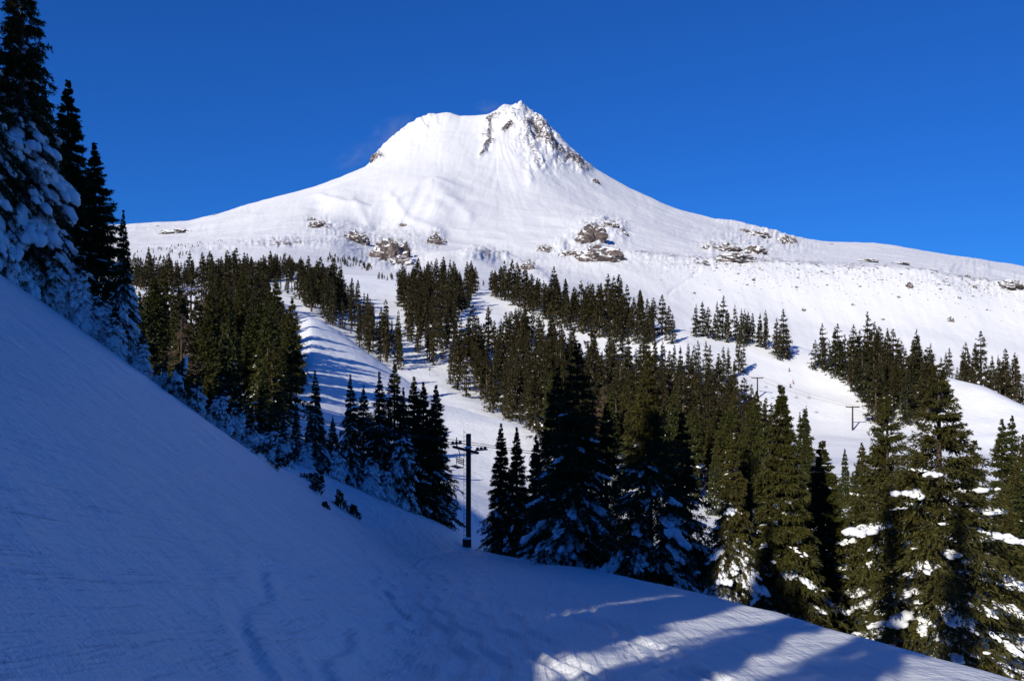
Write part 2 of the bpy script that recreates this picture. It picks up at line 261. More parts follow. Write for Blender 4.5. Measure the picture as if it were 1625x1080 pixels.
def mountain_mat():
    m, n, b = mat('mountain_snow_and_rock'); b.inputs['Roughness'].default_value = .65; b.inputs['Specular IOR Level'].default_value = .15
    v = mapping(n)
    at = N(n, 'ShaderNodeAttribute', attribute_name='rock')
    f1 = noise(n, .075, 9, .75, v); f2 = noise(n, .012, 6, .6, v)
    sub = N(n, 'ShaderNodeMath', operation='MULTIPLY_ADD'); n.links.new(f1.outputs[0], sub.inputs[0]); sub.inputs[1].default_value = 2.2; sub.inputs[2].default_value = -1.42
    ad = N(n, 'ShaderNodeMath', operation='ADD'); n.links.new(sub.outputs[0], ad.inputs[0]); n.links.new(at.outputs['Fac'], ad.inputs[1])
    k = ramp(n, ad.outputs[0], [(.3, (0, 0, 0)), (.42, (1, 1, 1))])
    at0 = N(n, 'ShaderNodeMath', operation='GREATER_THAN'); n.links.new(at.outputs['Fac'], at0.inputs[0]); at0.inputs[1].default_value = .04
    ml = N(n, 'ShaderNodeMath', operation='MULTIPLY'); n.links.new(k, ml.inputs[0]); n.links.new(at0.outputs[0], ml.inputs[1])
    mx = N(n, 'ShaderNodeMix', data_type='RGBA'); n.links.new(ml.outputs[0], mx.inputs[0]); mx.inputs[6].default_value = (.68, .69, .72, 1)
    n.links.new(rock_nodes(n, v, .02), mx.inputs[7]); n.links.new(mx.outputs[2], b.inputs['Base Color'])
    p = bump(n, noise(n, .008, 5, .55, v).outputs[0], 12, .35); p = bump(n, noise(n, .05, 5, .6, v).outputs[0], 2.5, .4, p)
    n.links.new(p, b.inputs['Normal']); return m
def simple(name, c1, c2, scale, rough=.7, spec=.2, bmp=0, bs=10):
    m, n, b = mat(name); b.inputs['Roughness'].default_value = rough; b.inputs['Specular IOR Level'].default_value = spec
    v = mapping(n); n.links.new(ramp(n, noise(n, scale, 5, .6, v).outputs[0], [(.3, c1), (.7, c2)]), b.inputs['Base Color'])
    if bmp: n.links.new(bump(n, noise(n, bs, 5, .6, v).outputs[0], bmp), b.inputs['Normal'])
    return m
def foliage(name, c1, c2, c3):
    m, n, b = mat(name); b.inputs['Roughness'].default_value = .62; b.inputs['Specular IOR Level'].default_value = .18
    oi = N(n, 'ShaderNodeObjectInfo'); v = mapping(n)
    nb = noise(n, .11, 2, .5, v); nm = N(n, 'ShaderNodeMix', data_type='RGBA'); nm.inputs[0].default_value = .45; n.links.new(nb.outputs[0], nm.inputs[7]); n.links.new(noise(n, 1.1, 4, .6, v).outputs[0], nm.inputs[6])
    r1 = ramp(n, nm.outputs[2], [(.38, c1), (.62, c2)])
    mx = N(n, 'ShaderNodeMix', data_type='RGBA'); mm = N(n, 'ShaderNodeMath', operation='MULTIPLY'); n.links.new(oi.outputs['Random'], mm.inputs[0]); mm.inputs[1].default_value = .7
    n.links.new(mm.outputs[0], mx.inputs[0]); n.links.new(r1, mx.inputs[6]); mx.inputs[7].default_value = (*c3, 1)
    n.links.new(mx.outputs[2], b.inputs['Base Color']); return m
M_NEAR, M_HILL, M_MTN = snow_near(), snow_far(), mountain_mat()
M_FOL = foliage('conifer_needles', (.013, .024, .007), (.052, .062, .013), (.066, .052, .012))
M_FAR = foliage('far_conifer_needles', (.012, .020, .009), (.036, .040, .014), (.046, .034, .012))
M_BARK = simple('bark', (.04, .03, .025), (.11, .085, .065), 6, .9, .1, .03, 14)
M_TSNOW = simple('branch_snow', (.78, .80, .84), SNOWC, 3, .6, .25, .05, 5)
M_DEAD = simple('bare_grey_twigs', (.10, .065, .045), (.2, .14, .1), 2, .9, .1)
# ------------------------------------------------------------------ mesh helpers
def mesh_obj(name, V, Fc, m, parent=None, smooth=False, loc=None):
    me = bpy.data.meshes.new(name); V = np.asarray(V, np.float32)
    if isinstance(Fc, np.ndarray):
        k = Fc.shape[1]; me.vertices.add(len(V)); me.vertices.foreach_set('co', V.ravel())
        me.loops.add(Fc.size); me.loops.foreach_set('vertex_index', Fc.astype(np.int32).ravel())
        me.polygons.add(len(Fc)); me.polygons.foreach_set('loop_start', np.arange(0, Fc.size, k, dtype=np.int32)); me.polygons.foreach_set('loop_total', np.full(len(Fc), k, np.int32))
        me.update(calc_edges=True)
    else: me.from_pydata([tuple(map(float, v)) for v in V], [], Fc)
    me.materials.append(m); me.polygons.foreach_set('use_smooth', np.full(len(me.polygons), smooth)); me.update()
    o = bpy.data.objects.new(name, me); COL.objects.link(o); o.parent = parent
    if loc is not None: o.location = loc
    return o
def tag(o, label=None, cat=None, group=None, kind=None):
    if label and len(label.replace('-', ' ').split()) > 16: print('LONG', label)
    for k, v in (('label', label), ('category', cat), ('group', group), ('kind', kind)):
        if v: o[k] = v
    return o
def empty(name, loc, rz=0):
    o = bpy.data.objects.new(name, None); COL.objects.link(o); o.location = loc; o.rotation_euler = (0, 0, rz); o.empty_display_size = .3; return o
def grid_faces(nr, nc):
    i = np.arange(nr * nc).reshape(nr, nc); return np.stack([i[:-1, :-1].ravel(), i[:-1, 1:].ravel(), i[1:, 1:].ravel(), i[1:, :-1].ravel()], 1)
# ------------------------------------------------------------------ terrain meshes
def sheet(name, px, k0, k1, per, m, kinds='structure'):
    NY, NZ = nodes(px); cols = []
    for k in range(k0, k1):
        t = np.arange(per[k - k0]) / per[k - k0]; cols.append(NY[:, k:k + 1] * (NY[:, k + 1:k + 2] / NY[:, k:k + 1]) ** t[None])
    cols.append(NY[:, k1:k1 + 1]); Y = np.concatenate(cols, 1); P = np.repeat(px[:, None], Y.shape[1], 1)
    z = pchip(NY, NZ, Y); dz, rock = detail(P, Y, z); z = z + dz
    V = np.stack([(P - CX) / F * Y, Y, z], 2).reshape(-1, 3)
    o = mesh_obj(name, V, grid_faces(Y.shape[0], Y.shape[1]), m, smooth=True); o['kind'] = kinds
    if m is M_MTN:
        a = o.data.attributes.new('rock', 'FLOAT', 'POINT'); a.data.foreach_set('value', rock.astype(np.float32).ravel())
    return o
def cols(step): return np.concatenate([np.arange(-420, -40, 12.), np.arange(-40, 1665, step), np.arange(1670, 2081, 12.)])
NB = len(FR)                                  # index of the edge node
tag(sheet('ski_track_snow', cols(2.2), 0, NB + 2, [8, 16, 26, 34, 34, 30, 26, 22, 18, 16] + [30, 24], M_NEAR), 'blue shaded groomed snow track and steep bank in front', None)
tag(sheet('snowy_hills', cols(3.), NB + 2, NB + 11, [26, 26, 30, 20, 20, 26, 26, 14, 14], M_HILL), 'sunlit ski runs and snowy slopes under the woods')
tag(sheet('snow_mountain', cols(1.6), NB + 11, len(FR) + 1 + len(LAYERS) - 1, [40, 50, 60, 50, 60, 70, 80, 70, 70, 8, 4], M_MTN), 'white volcanic mountain with rocky summit against blue sky')
gx, gy = np.meshgrid(np.arange(-170, 120.1, 1.5), np.arange(-170, 150.1, 1.5), indexing='ij')
zz = near_z(gx, gy)
zz = np.where(gx > 7, near_z(7 + 0 * gx, gy) - (gx - 7) * .4, zz); zz = np.where(gy > 0, zz - .0, zz)
keep = ~((gy > 1.0) & (gx / np.maximum(gy, .01) > -.90) & (gx / np.maximum(gy, .01) < .92))
fc = grid_faces(*gx.shape); kf = keep.ravel()[fc].any(1)
tag(mesh_obj('snow_ground', np.stack([gx, gy, zz - .03], 2).reshape(-1, 3), fc[kf], M_HILL, smooth=True), 'snow slope carrying on around the viewpoint', kind='structure')
# ------------------------------------------------------------------ conifers
def ico(sub):
    b = bmesh.new(); bmesh.ops.create_icosphere(b, subdivisions=sub, radius=1); V = np.array([v.co[:] for v in b.verts]); Fc = np.array([[v.index for v in f.verts] for f in b.faces]); b.free(); return V, Fc
ICO = {s: ico(s) for s in (1, 2, 3, 4)}
def unit(v): return v / (np.linalg.norm(v, axis=-1, keepdims=True) + 1e-9)
def conifer(seed, h, r, levels, nbr, ntw, nbl, blade, bw, clear=.05, droop=.5, snow=0, snow_size=1, snow_sub=1, ragged=.35, power=.85, lean=0, twig=.42, dust=2.0):
    R = np.random.RandomState(seed)
    t = np.sort(clear + (1 - clear) * np.linspace(0, 1, levels) ** .92 + R.uniform(-.4, .4, levels) / levels); t = np.clip(t, clear, .996)
    t = np.repeat(t, nbr); n = len(t); t = np.clip(t + R.uniform(-.5, .5, n) / levels, clear, .998)
    nt_ = max(9, int(levels * .36)); tq = clear + (1 - clear) * (1 - (1 - (np.round((1 - (1 - (t - clear) / (1 - clear)) ** .8) * nt_) / nt_)) ** 1.25); t = np.clip(np.where(R.rand(n) < .78, tq + R.normal(0, .16, n) / nt_, t), clear, .998)
    ang = R.uniform(0, 2 * np.pi, n); prof = (1 - t) ** power * (1 + .0 * t); prof = prof * np.minimum(1, .86 + (t - clear) * 1.6)
    low = 1 + ragged * (1.6 * (np.array([vnoise(a * 1.3 + 2, tt * 9, seed) for a, tt in zip(ang, t)])) - .8)
    L = np.maximum(r * prof * low * R.uniform(.62, 1.12, n), .04 * r)
    rise = (.55 * t ** 1.2 - .12) + R.normal(0, .08, n); drp = droop * (1.1 - .75 * t) + R.uniform(-.08, .08, n)
    lx = lean * h
    def trunk_at(tt): return np.stack([lx * tt ** 2, .3 * lx * np.sin(tt * 5), tt * h], -1)
    def curve(b, s):
        c, sn = np.cos(ang[b] + .25 * (s - .5)), np.sin(ang[b] + .25 * (s - .5)); P = trunk_at(t[b])
        P[..., 0] += c * L[b] * s; P[..., 1] += sn * L[b] * s; P[..., 2] += L[b] * (rise[b] * s - drp[b] * s * s + .14 * s ** 4); return P
    B = np.repeat(np.arange(n), ntw); S = R.uniform(.12, 1.0, B.size) ** .8; side = np.where(R.rand(B.size) < .5, -1, 1)
    P = curve(B, S); T = unit(curve(B, np.minimum(S + .05, 1.05)) - P)
    hz = unit(np.stack([-T[:, 1], T[:, 0], np.zeros(len(T))], 1)) * side[:, None]
    td = unit(T * R.uniform(.5, 1.1, (len(T), 1)) + hz * R.uniform(.35, 1.0, (len(T), 1)) + np.array([0, 0, -1]) * R.uniform(0, .5, (len(T), 1)))
    ft = .22 + .78 * np.minimum(1, (1 - t) * 2.6) ** .8; tl = L[B] * twig * (1.08 - .75 * S) * R.uniform(.6, 1.2, B.size) + .04 * h / 10 * ft[B]
    C = np.repeat(np.arange(B.size), nbl); q = R.uniform(0, 1, C.size); p0 = P[C] + td[C] * (tl[C] * q)[:, None]; p0[:, 2] -= .25 * tl[C] * q * q
    d = unit(td[C] + R.normal(0, .42, (C.size, 3)) + np.array([0, 0, .05])); fb = ft[B][C]; bl = blade * R.uniform(.6, 1.3, C.size) * (1.15 - .35 * q) * fb; w_ = bw * R.uniform(.7, 1.3, C.size) * (.35 + .65 * fb)
    up = np.tile([0, 0, 1.], (C.size, 1)) + R.normal(0, .6, (C.size, 3)); sd = unit(np.cross(d, up))
    V = np.stack([p0, p0 + d * (bl * .45)[:, None] + sd * (w_ / 2)[:, None], p0 + d * bl[:, None] + np.array([0, 0, -1]) * (bl * .12)[:, None], p0 + d * (bl * .45)[:, None] - sd * (w_ / 2)[:, None]], 1).reshape(-1, 3)
    # the leader
    Fq = np.arange(len(V)).reshape(-1, 4)
    # trunk
    rings = 10; sides = 8; tt = np.linspace(-.06, 1, rings); c = trunk_at(np.clip(tt, 0, 1)); c[:, 2] = tt * h; rad = .02 * h * (1 - np.clip(tt, 0, 1)) ** .8 + .008 * (h / 10); rad[0] *= 1.25
    aa = np.arange(sides) / sides * 2 * np.pi
    TV = (c[:, None, :] + np.stack([np.cos(aa)[None] * rad[:, None], np.sin(aa)[None] * rad[:, None], np.zeros((rings, sides))], 2)).reshape(-1, 3); TF = []
    for i in range(rings - 1):
        for j in range(sides): TF.append([i * sides + j, i * sides + (j + 1) % sides, (i + 1) * sides + (j + 1) % sides, (i + 1) * sides + j])
    # snow pads lying on the boughs
    SV = SF = None
    if snow:
        BV, BF = ICO[snow_sub]; pr = snow * np.clip(1.35 - 1.75 * t, .03, 1.1); pick = np.where(R.rand(n) < pr)[0]; sv, sf = [], []; soff = 0
        for i in pick:
            sb = R.uniform(.4, .95); nrep = 1 + R.randint(0, 3) + 2 * (snow_sub > 1)
            for rep in range(nrep):
                s0 = np.clip(sb + (rep > 0) * R.normal(0, .13), .15, 1.0)
                pc = curve(np.array([i]), np.array([s0]))[0]; tg = unit(curve(np.array([i]), np.array([min(s0 + .12, 1.15)]))[0] - pc)
                hz_ = unit(np.array([-tg[1], tg[0], 0.])); up_ = np.cross(tg, hz_); up_ = up_ if up_[2] > 0 else -up_
                ln = min(L[i] * R.uniform(.07, .22), .42) * (1 if rep == 0 else R.uniform(.4, .8)) * snow_size * R.uniform(.6, 1.3) + .05; wd = ln * R.uniform(.4, .85); th = ln * R.uniform(.2, .42)
                if snow_sub > 1:                 # a heap of small lumps lying along the bough
                    nl = R.randint(5, 12); CV, CF = ICO[1]
                    for q_ in range(nl):
                        sq = float(np.clip(s0 + R.normal(0, .55) * ln / max(L[i], .1), .08, 1.04)); pq = curve(np.array([i]), np.array([sq]))[0] + hz_ * R.normal(0, .42) * wd * 1.3
                        e = ln * R.uniform(.16, .5); pq[2] += .1 * e - .5 * abs(R.normal(0, .3)) * wd * .6
                        g_ = 1 + .9 * fbm(CV[:, 0] * 1.5 + R.uniform(0, 90), CV[:, 1] * 1.5 + CV[:, 2], 2, 1); k2 = CV * g_[:, None]
                        sv.append(pq + k2[:, :1] * e * 1.25 * tg + k2[:, 1:2] * e * .85 * hz_ + (np.where(k2[:, 2:] < 0, .7, 1) * k2[:, 2:]) * e * .62 * up_); sf.append(CF + soff); soff += len(CV)
                    continue
                a, b, cc = BV[:, 0], BV[:, 1], BV[:, 2]
                ph = R.uniform(0, 90, 3); lump = 1 + 1.25 * fbm(a * 1.7 + ph[0], b * 1.7 + cc * .9 + ph[1], 3, 1)
                wv = wd * (.5 + .5 * (a + 1) / 2 * R.uniform(.8, 1.5)) * lump; cz = np.where(cc < 0, cc * .45, cc) * th * lump - .28 * ln * np.abs(a + .2) ** 2 * (a > -.2) - .34 * wd * b * b
                pc = pc + hz_ * (rep > 0) * R.normal(0, .5) * ln + np.array([0, 0, -.25 * ln * (rep > 0)]); p = pc + a[:, None] * ln * lump[:, None] * tg + (b * wv)[:, None] * hz_ + cz[:, None] * up_ + np.array([0, 0, th * .35])
                sf.append(BF + soff); soff += len(BV); sv.append(p)
        nbv = len(BV); DV, DF = ICO[1]; off = soff
        for i in R.randint(0, n, int(n * min(snow, .6) * dust)):
            if R.rand() < t[i] * 1.7: continue
            s0 = R.uniform(.3, 1.0); pc = curve(np.array([i]), np.array([s0]))[0] + R.normal(0, .05 * L[i] + .02, 3) * np.array([1, 1, .2]); e = R.uniform(.2, 1) ** 1.5 * .11 * h / 10
            p = DV * np.array([e * 1.5, e, e * .4]) * (1 + 1.2 * fbm(DV[:, 0] * 2 + i, DV[:, 1] * 2, 2, 1))[:, None] + pc; sf.append(DF + off); off += len(DV); sv.append(p)
        if sv: SV = np.concatenate(sv); SF = np.concatenate(sf)
    return dict(crown=(V, Fq), trunk=(TV, np.array(TF)), snow=(SV, SF) if SV is not None else None, h=h)
def build_meshes(a, name, fol):
    out = {}
    for k, m in (('crown', fol), ('trunk', M_BARK), ('snow', M_TSNOW)):
        if a.get(k) is None: continue
        o = mesh_obj(k, a[k][0], a[k][1], m, smooth=(k != 'crown')); out[k] = o.data; bpy.data.objects.remove(o)
    return out
PART = {'crown': 'crown', 'trunk': 'trunk', 'snow': 'snow_load'}
def put_tree(meshes, name, loc, scale, rz, tilt=0, wide=1.0):
    root = empty(name, loc, rz); root.scale = (scale * wide, scale * wide, scale)
    if tilt: root.rotation_euler = (tilt * math.cos(rz * 3), tilt * math.sin(rz * 3), rz)
    for k, me in meshes.items():
        o = bpy.data.objects.new(PART[k], me); COL.objects.link(o); o.parent = root
        if k == 'snow': o['kind'] = 'stuff'
    return root
#  three levels of detail; every variant is 10 m tall
HERO = [conifer(100 + i, 10, rr, 66, 9, 18, 8, .17 if i != 3 else .2, .042, clear=.03, droop=dr, snow=sn, snow_size=ss, snow_sub=2, ragged=.55, power=pw) for i, (rr, dr, sn, ss, pw) in
        enumerate([(2.8, .55, .3, .9, .95), (2.7, .75, .5, 1.15, 1.0), (3.1, .8, .45, 1.1, 1.05), (1.8, .6, .35, .8, .9), (2.4, .9, .9, 1.5, .95), (3.5, .5, .6, 1.0, .86), (2.7, .95, .6, 1.7, .95), (2.7, .9, 1.0, 3.4, .85)])]
HEROM = [build_meshes(a, 'hero', M_FOL) for a in HERO]
FINE = [conifer(320 + i, 10, rr, 26, 5, 6, 3, .5, .17, clear=cl, droop=.4, snow=sn, snow_size=.8, snow_sub=1, ragged=.85, power=pw, twig=.32) for i, (rr, cl, sn, pw) in
       enumerate([(1.6, .05, .22, .75), (1.3, .16, .26, .7), (1.9, .03, .18, .9), (1.2, .24, .1, .6), (1.45, .08, .45, 1.0), (2.2, .02, .25, 1.1), (1.0, .3, .02, .5), (1.7, .1, .0, .65)])]
MID = [conifer(200 + i, 10, rr, 36, 7, 8, 4, .42, .13, clear=cl, droop=.45, snow=sn, snow_size=.9, snow_sub=1, ragged=.55, power=pw) for i, (rr, cl, sn, pw) in
       enumerate([(1.7, .04, .12, .8), (1.5, .10, .16, .75), (1.9, .04, .10, .85), (1.4, .16, .05, .7), (1.65, .05, .45, .8), (1.9, .03, .6, .8)])]
MIDM = [build_meshes(a, 'mid', M_FOL) for a in MID]
FAR = [conifer(300 + i, 10, rr, 24, 5, 4, 2, .75, .3, clear=cl, droop=.35, snow=sn, snow_size=1.1, snow_sub=1, ragged=.7, power=pw, twig=.3) for i, (rr, cl, sn, pw) in
       enumerate([(1.5, .05, .03, .75), (1.25, .14, .06, .7), (1.75, .03, .04, .85), (1.15, .2, .0, .65), (1.4, .08, .1, 1.0), (2.0, .02, .05, 1.1), (.95, .3, .02, .5), (1.6, .1, .0, .65)])]
FARM = [build_meshes(a, 'far', M_FAR) for a in FINE]
# ------------------------------------------------------------------ wording of labels
ONES = 'first second third fourth fifth sixth seventh eighth ninth tenth eleventh twelfth thirteenth fourteenth fifteenth sixteenth seventeenth eighteenth nineteenth'.split()
TENS = {2: 'twent', 3: 'thirt', 4: 'fort', 5: 'fift', 6: 'sixt', 7: 'sevent', 8: 'eight', 9: 'ninet'}
def ordinal(k):
    if k <= 19: return ONES[k - 1]
    a, b = divmod(k, 10); return TENS[a] + ('ieth' if b == 0 else 'y-' + ONES[b - 1])
def label_row(trees, look, where, group, cat='fir tree'):
    trees = sorted(trees, key=lambda q: q[0])
    for i, (x, o) in enumerate(trees):
        tag(o, f'{look}, {ordinal(i + 1)} from the left {where}', cat, group)
# ------------------------------------------------------------------ stands of trees
def inside(x, y, poly):
    c = False; j = len(poly) - 1
    for i in range(len(poly)):
        (xi, yi), (xj, yj) = poly[i], poly[j]
        if (yi > y) != (yj > y) and x < (xj - xi) * (y - yi) / (yj - yi) + xi: c = not c
        j = i
    return c
def scatter(seed, poly, n, gap, dep=False):
    R = random.Random(seed); xs = [p[0] for p in poly]; ys = [p[1] for p in poly]; pts = []; tries = 0
    while len(pts) < n and tries < n * 60:
        tries += 1; x = R.uniform(min(xs), max(xs)); y = R.uniform(min(ys), max(ys))
        if not inside(x, y, poly): continue
        p = ground(x, y) if dep else hit(x, y, 78)
        ok = True
        for q in pts:
            if (q[0] - p[0]) ** 2 + (q[1] - p[1]) ** 2 < (gap * (.7 + .6 * R.random())) ** 2: ok = False; break
        if ok: pts.append(p)
    return pts
STUFF = []                                   # (variant, location, scale, turn, width)
def stand(seed, poly, n, gap, hr, lod, look=None, where=None, group=None, dep=False, var=None, name='fir_tree', wide=1.0):
    R = random.Random(seed * 7 + 1); pts = scatter(seed, poly, n, gap, dep); out = []
    ms = {'mid': MIDM, 'far': FARM}[lod]
    for p in pts:
        h = R.uniform(*hr) * R.choice([1, 1, .9, .75, .6, 1.15, 1.3]); v = R.choice(var) if var else R.randrange(len(ms)); rz = R.uniform(0, 6.28); wd = wide * R.uniform(.72, 1.25)
        if look is None: STUFF.append((v, p, h / 10, rz, wd)); continue
        o = put_tree(ms[v], name, p - Vector((0, 0, .02 * h)), h / 10, rz, R.uniform(-.05, .05), wd); out.append((p.x / p.y, o))
    if look: label_row(out, look, where, group)
    return out
FG = 'dark fir tree'
# left wood, from its near foot to its crest
stand(1, [(225, 660), (330, 640), (450, 655), (474, 700), (450, 724), (300, 705), (225, 690)], 28, 3.0, (11, 15), 'mid', 'snow flecked dark fir', 'at the left wood\'s foot', 'firs at the foot of the left wood', var=[0, 1, 4, 4, 5])
stand(2, [(225, 620), (215, 570), (320, 556), (336, 515), (410, 510), (440, 560), (466, 600), (468, 655), (300, 640), (215, 640)], 60, 3.6, (13, 18), 'mid', 'dense dark fir', 'inside the left wood', 'firs inside the left wood', var=[0, 1, 2, 3])
stand(3, [(318, 500), (345, 465), (425, 478), (436, 510)], 46, 3.4, (15, 20), 'far', wide=1.15)
stand(31, [(225, 610), (225, 566), (320, 556), (336, 510), (420, 505), (440, 560), (462, 600), (300, 620)], 55, 4, (13, 18), 'far', wide=1.1)
stand(4, [(200, 462), (200, 448), (330, 446), (330, 456), (250, 462)], 60, 4, (12, 17), 'far')
stand(5, [(330, 448), (400, 440), (478, 434), (478, 440), (420, 452), (330, 460)], 80, 4, (12, 17), 'far')
# clump at the top of the ski run
stand(7, [(474, 486), (476, 472), (530, 474), (556, 500), (552, 534), (520, 512)], 30, 3.0, (14, 20), 'far', 'dark fir', 'in the clump heading the lower run', 'firs in the clump at the head of the run', wide=1.1)
stand(71, [(474, 480), (476, 462), (530, 466), (556, 490), (540, 500), (500, 490)], 30, 3.4, (15, 20), 'far', wide=1.1)
stand(8, [(556, 500), (600, 535), (636, 560), (636, 588), (590, 570), (556, 540)], 40, 3.0, (14, 20), 'far', var=[1, 3, 3, 0], wide=.85)
stand(81, [(428, 462), (445, 456), (476, 462), (474, 466), (440, 466)], 9, 5, (6, 9), 'far')
# upper middle wood
stand(9, [(622, 480), (640, 448), (755, 456), (757, 480), (730, 500), (715, 520), (660, 512)], 120, 4.2, (14, 20), 'far', wide=1.1)
stand(10, [(640, 545), (650, 505), (720, 515), (722, 545), (700, 575), (690, 590), (664, 566)], 42, 3.6, (13, 19), 'far')
# middle wood right of the narrow run
stand(11, [(776, 470), (800, 462), (1000, 510), (1072, 532), (1066, 552), (990, 546), (900, 525), (850, 500)], 150, 4.5, (14, 21), 'far', wide=1.1)
stand(12, [(700, 600), (708, 560), (770, 560), (825, 525), (880, 540), (900, 590), (860, 650), (790, 650), (740, 632)], 120, 3.6, (13, 19), 'far', wide=1.1)
stand(13, [(760, 648), (860, 640), (900, 590), (1000, 610), (1140, 630), (1180, 690), (1150, 720), (1000, 705), (860, 690)], 170, 4.0, (13, 20), 'far', wide=1.1)
stand(132, [(820, 672), (880, 690), (1000, 706), (1180, 700), (1290, 745), (1200, 740), (1000, 735), (880, 710)], 60, 3.6, (12, 17), 'far', wide=1.1)
stand(131, [(870, 700), (1000, 712), (1180, 735), (1290, 745), (1200, 800), (1000, 790), (880, 740)], 36, 4.0, (12, 17), 'mid', 'sunlit brownish fir', 'in the central hollow', 'sunlit firs in the hollow')
stand(14, [(900, 590), (905, 560), (1000, 575), (1060, 590), (1050, 610)], 16, 6, (12, 17), 'far')
# right hand slope
stand(15, [(1088, 532), (1150, 535), (1222, 545), (1216, 556), (1150, 545)], 24, 3.2, (12, 18), 'far', 'dark fir', 'in the row along the right crest', 'firs in the crest row', wide=.95)
stand(16, [(1222, 572), (1228, 560), (1254, 560), (1252, 572)], 6, 2.4, (14, 17), 'far', 'dark fir', 'in the lone clump on the right snow slope', 'firs in the lone clump', var=[0, 2])
stand(17, [(1292, 588), (1298, 578), (1345, 590), (1342, 602)], 12, 2.4, (14, 19), 'far', 'dark fir', 'at the right wood\'s left tip', 'firs at the tip of the right wood', var=[0, 2])
stand(18, [(1340, 606), (1370, 590), (1420, 592), (1480, 612), (1495, 640), (1460, 680), (1400, 680), (1362, 640)], 48, 3.2, (14, 21), 'far', 'dark fir', 'in the right wood', 'firs in the right wood', var=[0, 2, 2, 1], wide=1.15)
stand(181, [(1340, 600), (1370, 588), (1420, 590), (1480, 610), (1495, 640), (1460, 660), (1400, 650)], 40, 3.4, (14, 20), 'far', wide=1.1)
stand(19, [(1495, 350), (1560, 335), (1625, 315), (1720, 300), (1720, 360), (1495, 400)], 60, 3.2, (15, 20), 'far', dep=True)
stand(191, [(1088, 540), (1140, 500), (1140, 560), (1090, 580)], 24, 2.6, (13, 17), 'far', dep=True)
slim = [(1120, 602), (1126, 615), (1148, 608), (1156, 600), (1160, 645), (1166, 640), (1179, 592), (1172, 596), (1100, 620), (1108, 600), (1141, 640), (1093, 600), (1070, 600), (1075, 625), (1050, 612)]
R = random.Random(5); out = []
for x, y in slim:
    p = hit(x, y); h = R.uniform(12, 18); o = put_tree(FARM[R.choice([1, 3, 0])], 'fir_tree', p, h / 10, R.uniform(0, 6), R.uniform(-.03, .03), .85); out.append((x, o))
label_row(out, 'slim lone fir', 'below the crest row', 'slim firs on the right slope')
# hollow behind the front trees, on the right
stand(20, [(1180, 770), (1300, 785), (1420, 785), (1480, 800), (1470, 850), (1250, 850), (1130, 830), (1150, 760)], 26, 4.0, (8.5, 11.5), 'mid', 'sunlit green fir', 'low in the right hollow', 'firs low in the right hollow')
stand(21, [(1200, 90), (1260, 70), (1620, 52), (1640, 90), (1400, 100)], 13, 4.5, (7.5, 10.5), 'mid', 'half shaded fir', 'behind the big right hand firs', 'firs close behind the front row', dep=True, var=[0, 1, 4, 5])
out = []
for x, Y, ty, v in [(1590, 130, 665, 1), (1606, 135, 660, 0), (1624, 120, 690, 0), (1640, 128, 650, 2), (1612, 60, 735, 2), (1640, 52, 700, 0), (1588, 66, 780, 2), (1600, 48, 800, 4), (1680, 50, 640, 2), (1730, 45, 600, 1)]:
    p = ground(x, Y); h = (HY - ty) / F * Y - p.z; out.append((x, put_tree(MIDM[v], 'fir_tree', p, h / 10, R.uniform(0, 6), 0, 1.0)))
label_row(out, 'brownish sunlit fir', 'at the far right edge', 'brownish firs at the right edge')
# ------------------------------------------------------------------ the big trees near the track
def hero(x, Y, ty, v, wide, rz, label, group=None, tilt=0, name='snowy_fir', ms=None, sink=.3):
    p = ground(x, Y); h = (HY - ty) / F * Y - p.z + sink; o = put_tree((ms or HEROM)[v], name, p - Vector((0, 0, sink)), h / 10, rz, tilt, wide)
    return tag(o, label, 'fir tree', group)
hero(1490, 24.5, 582, 5, 1.0, .4, 'huge broad sunlit green fir with snow clumps, tallest at right')
hero(1408, 30, 628, 5, .80, 2.1, 'green fir merging into the left side of the huge right fir')
hero(1545, 30, 700, 2, .85, 3.0, 'shadowed fir peeking out behind the huge right fir')
hero(1240, 27, 612, 3, 1.05, 1.2, 'thin topped dark fir left of the huge right fir', ms=HEROM)
hero(1305, 31, 700, 3, 1.25, 4.0, 'narrow dark fir between thin topped fir and huge fir')
hero(1163, 27, 688, 4, .85, 2.2, 'short fir loaded with large white snow clumps')
hero(1190, 36, 640, 0, .75, 2.9, 'dim fir rising behind the snow loaded short fir')
hero(1030, 36, 558, 2, .95, 5.5, 'broad black fir with blue snow on drooping boughs, centre right', 'broad shaded firs')
hero(1082, 39, 655, 1, 1.0, .9, 'dark drooping fir on the right flank of the broad centre fir')
hero(916, 40, 545, 1, 1.05, 3.3, 'tallest black fir just right of the thin trio by the pole')
hero(962, 43, 640, 0, .9, 1.9, 'lower dark fir filling between the two broad black firs')
hero(885, 47, 585, 0, .9, .2, 'brown sunlit fir peeking out left of the tallest black fir')
for i, (x, Y, ty, v, l) in enumerate([(795, 56, 672, 3, 'leftmost slim dark fir right of the lift pole'), (820, 55, 678, 3, 'middle slim dark fir of the trio right of the lift pole'), (851, 52, 690, 3, 'snowier slim fir, right one of the trio near the lift pole')]):
    hero(x, Y, ty, v, .85, 1.3 * i + .5, l, 'slim firs right of the lift pole')
clump = [(470, 60, 640, 1), (500, 62, 588, 2), (528, 66, 660, 0), (556, 63, 594, 1), (577, 66, 612, 0), (602, 65, 590, 2), (626, 66, 572, 0), (640, 62, 615, 4), (657, 67, 598, 3), (672, 70, 606, 3), (692, 68, 611, 3), (590, 60, 700, 7), (535, 58, 690, 7), (450, 60, 655, 7), (430, 62, 640, 1), (408, 60, 668, 7), (615, 61, 720, 7), (487, 59, 680, 7)]
out = []
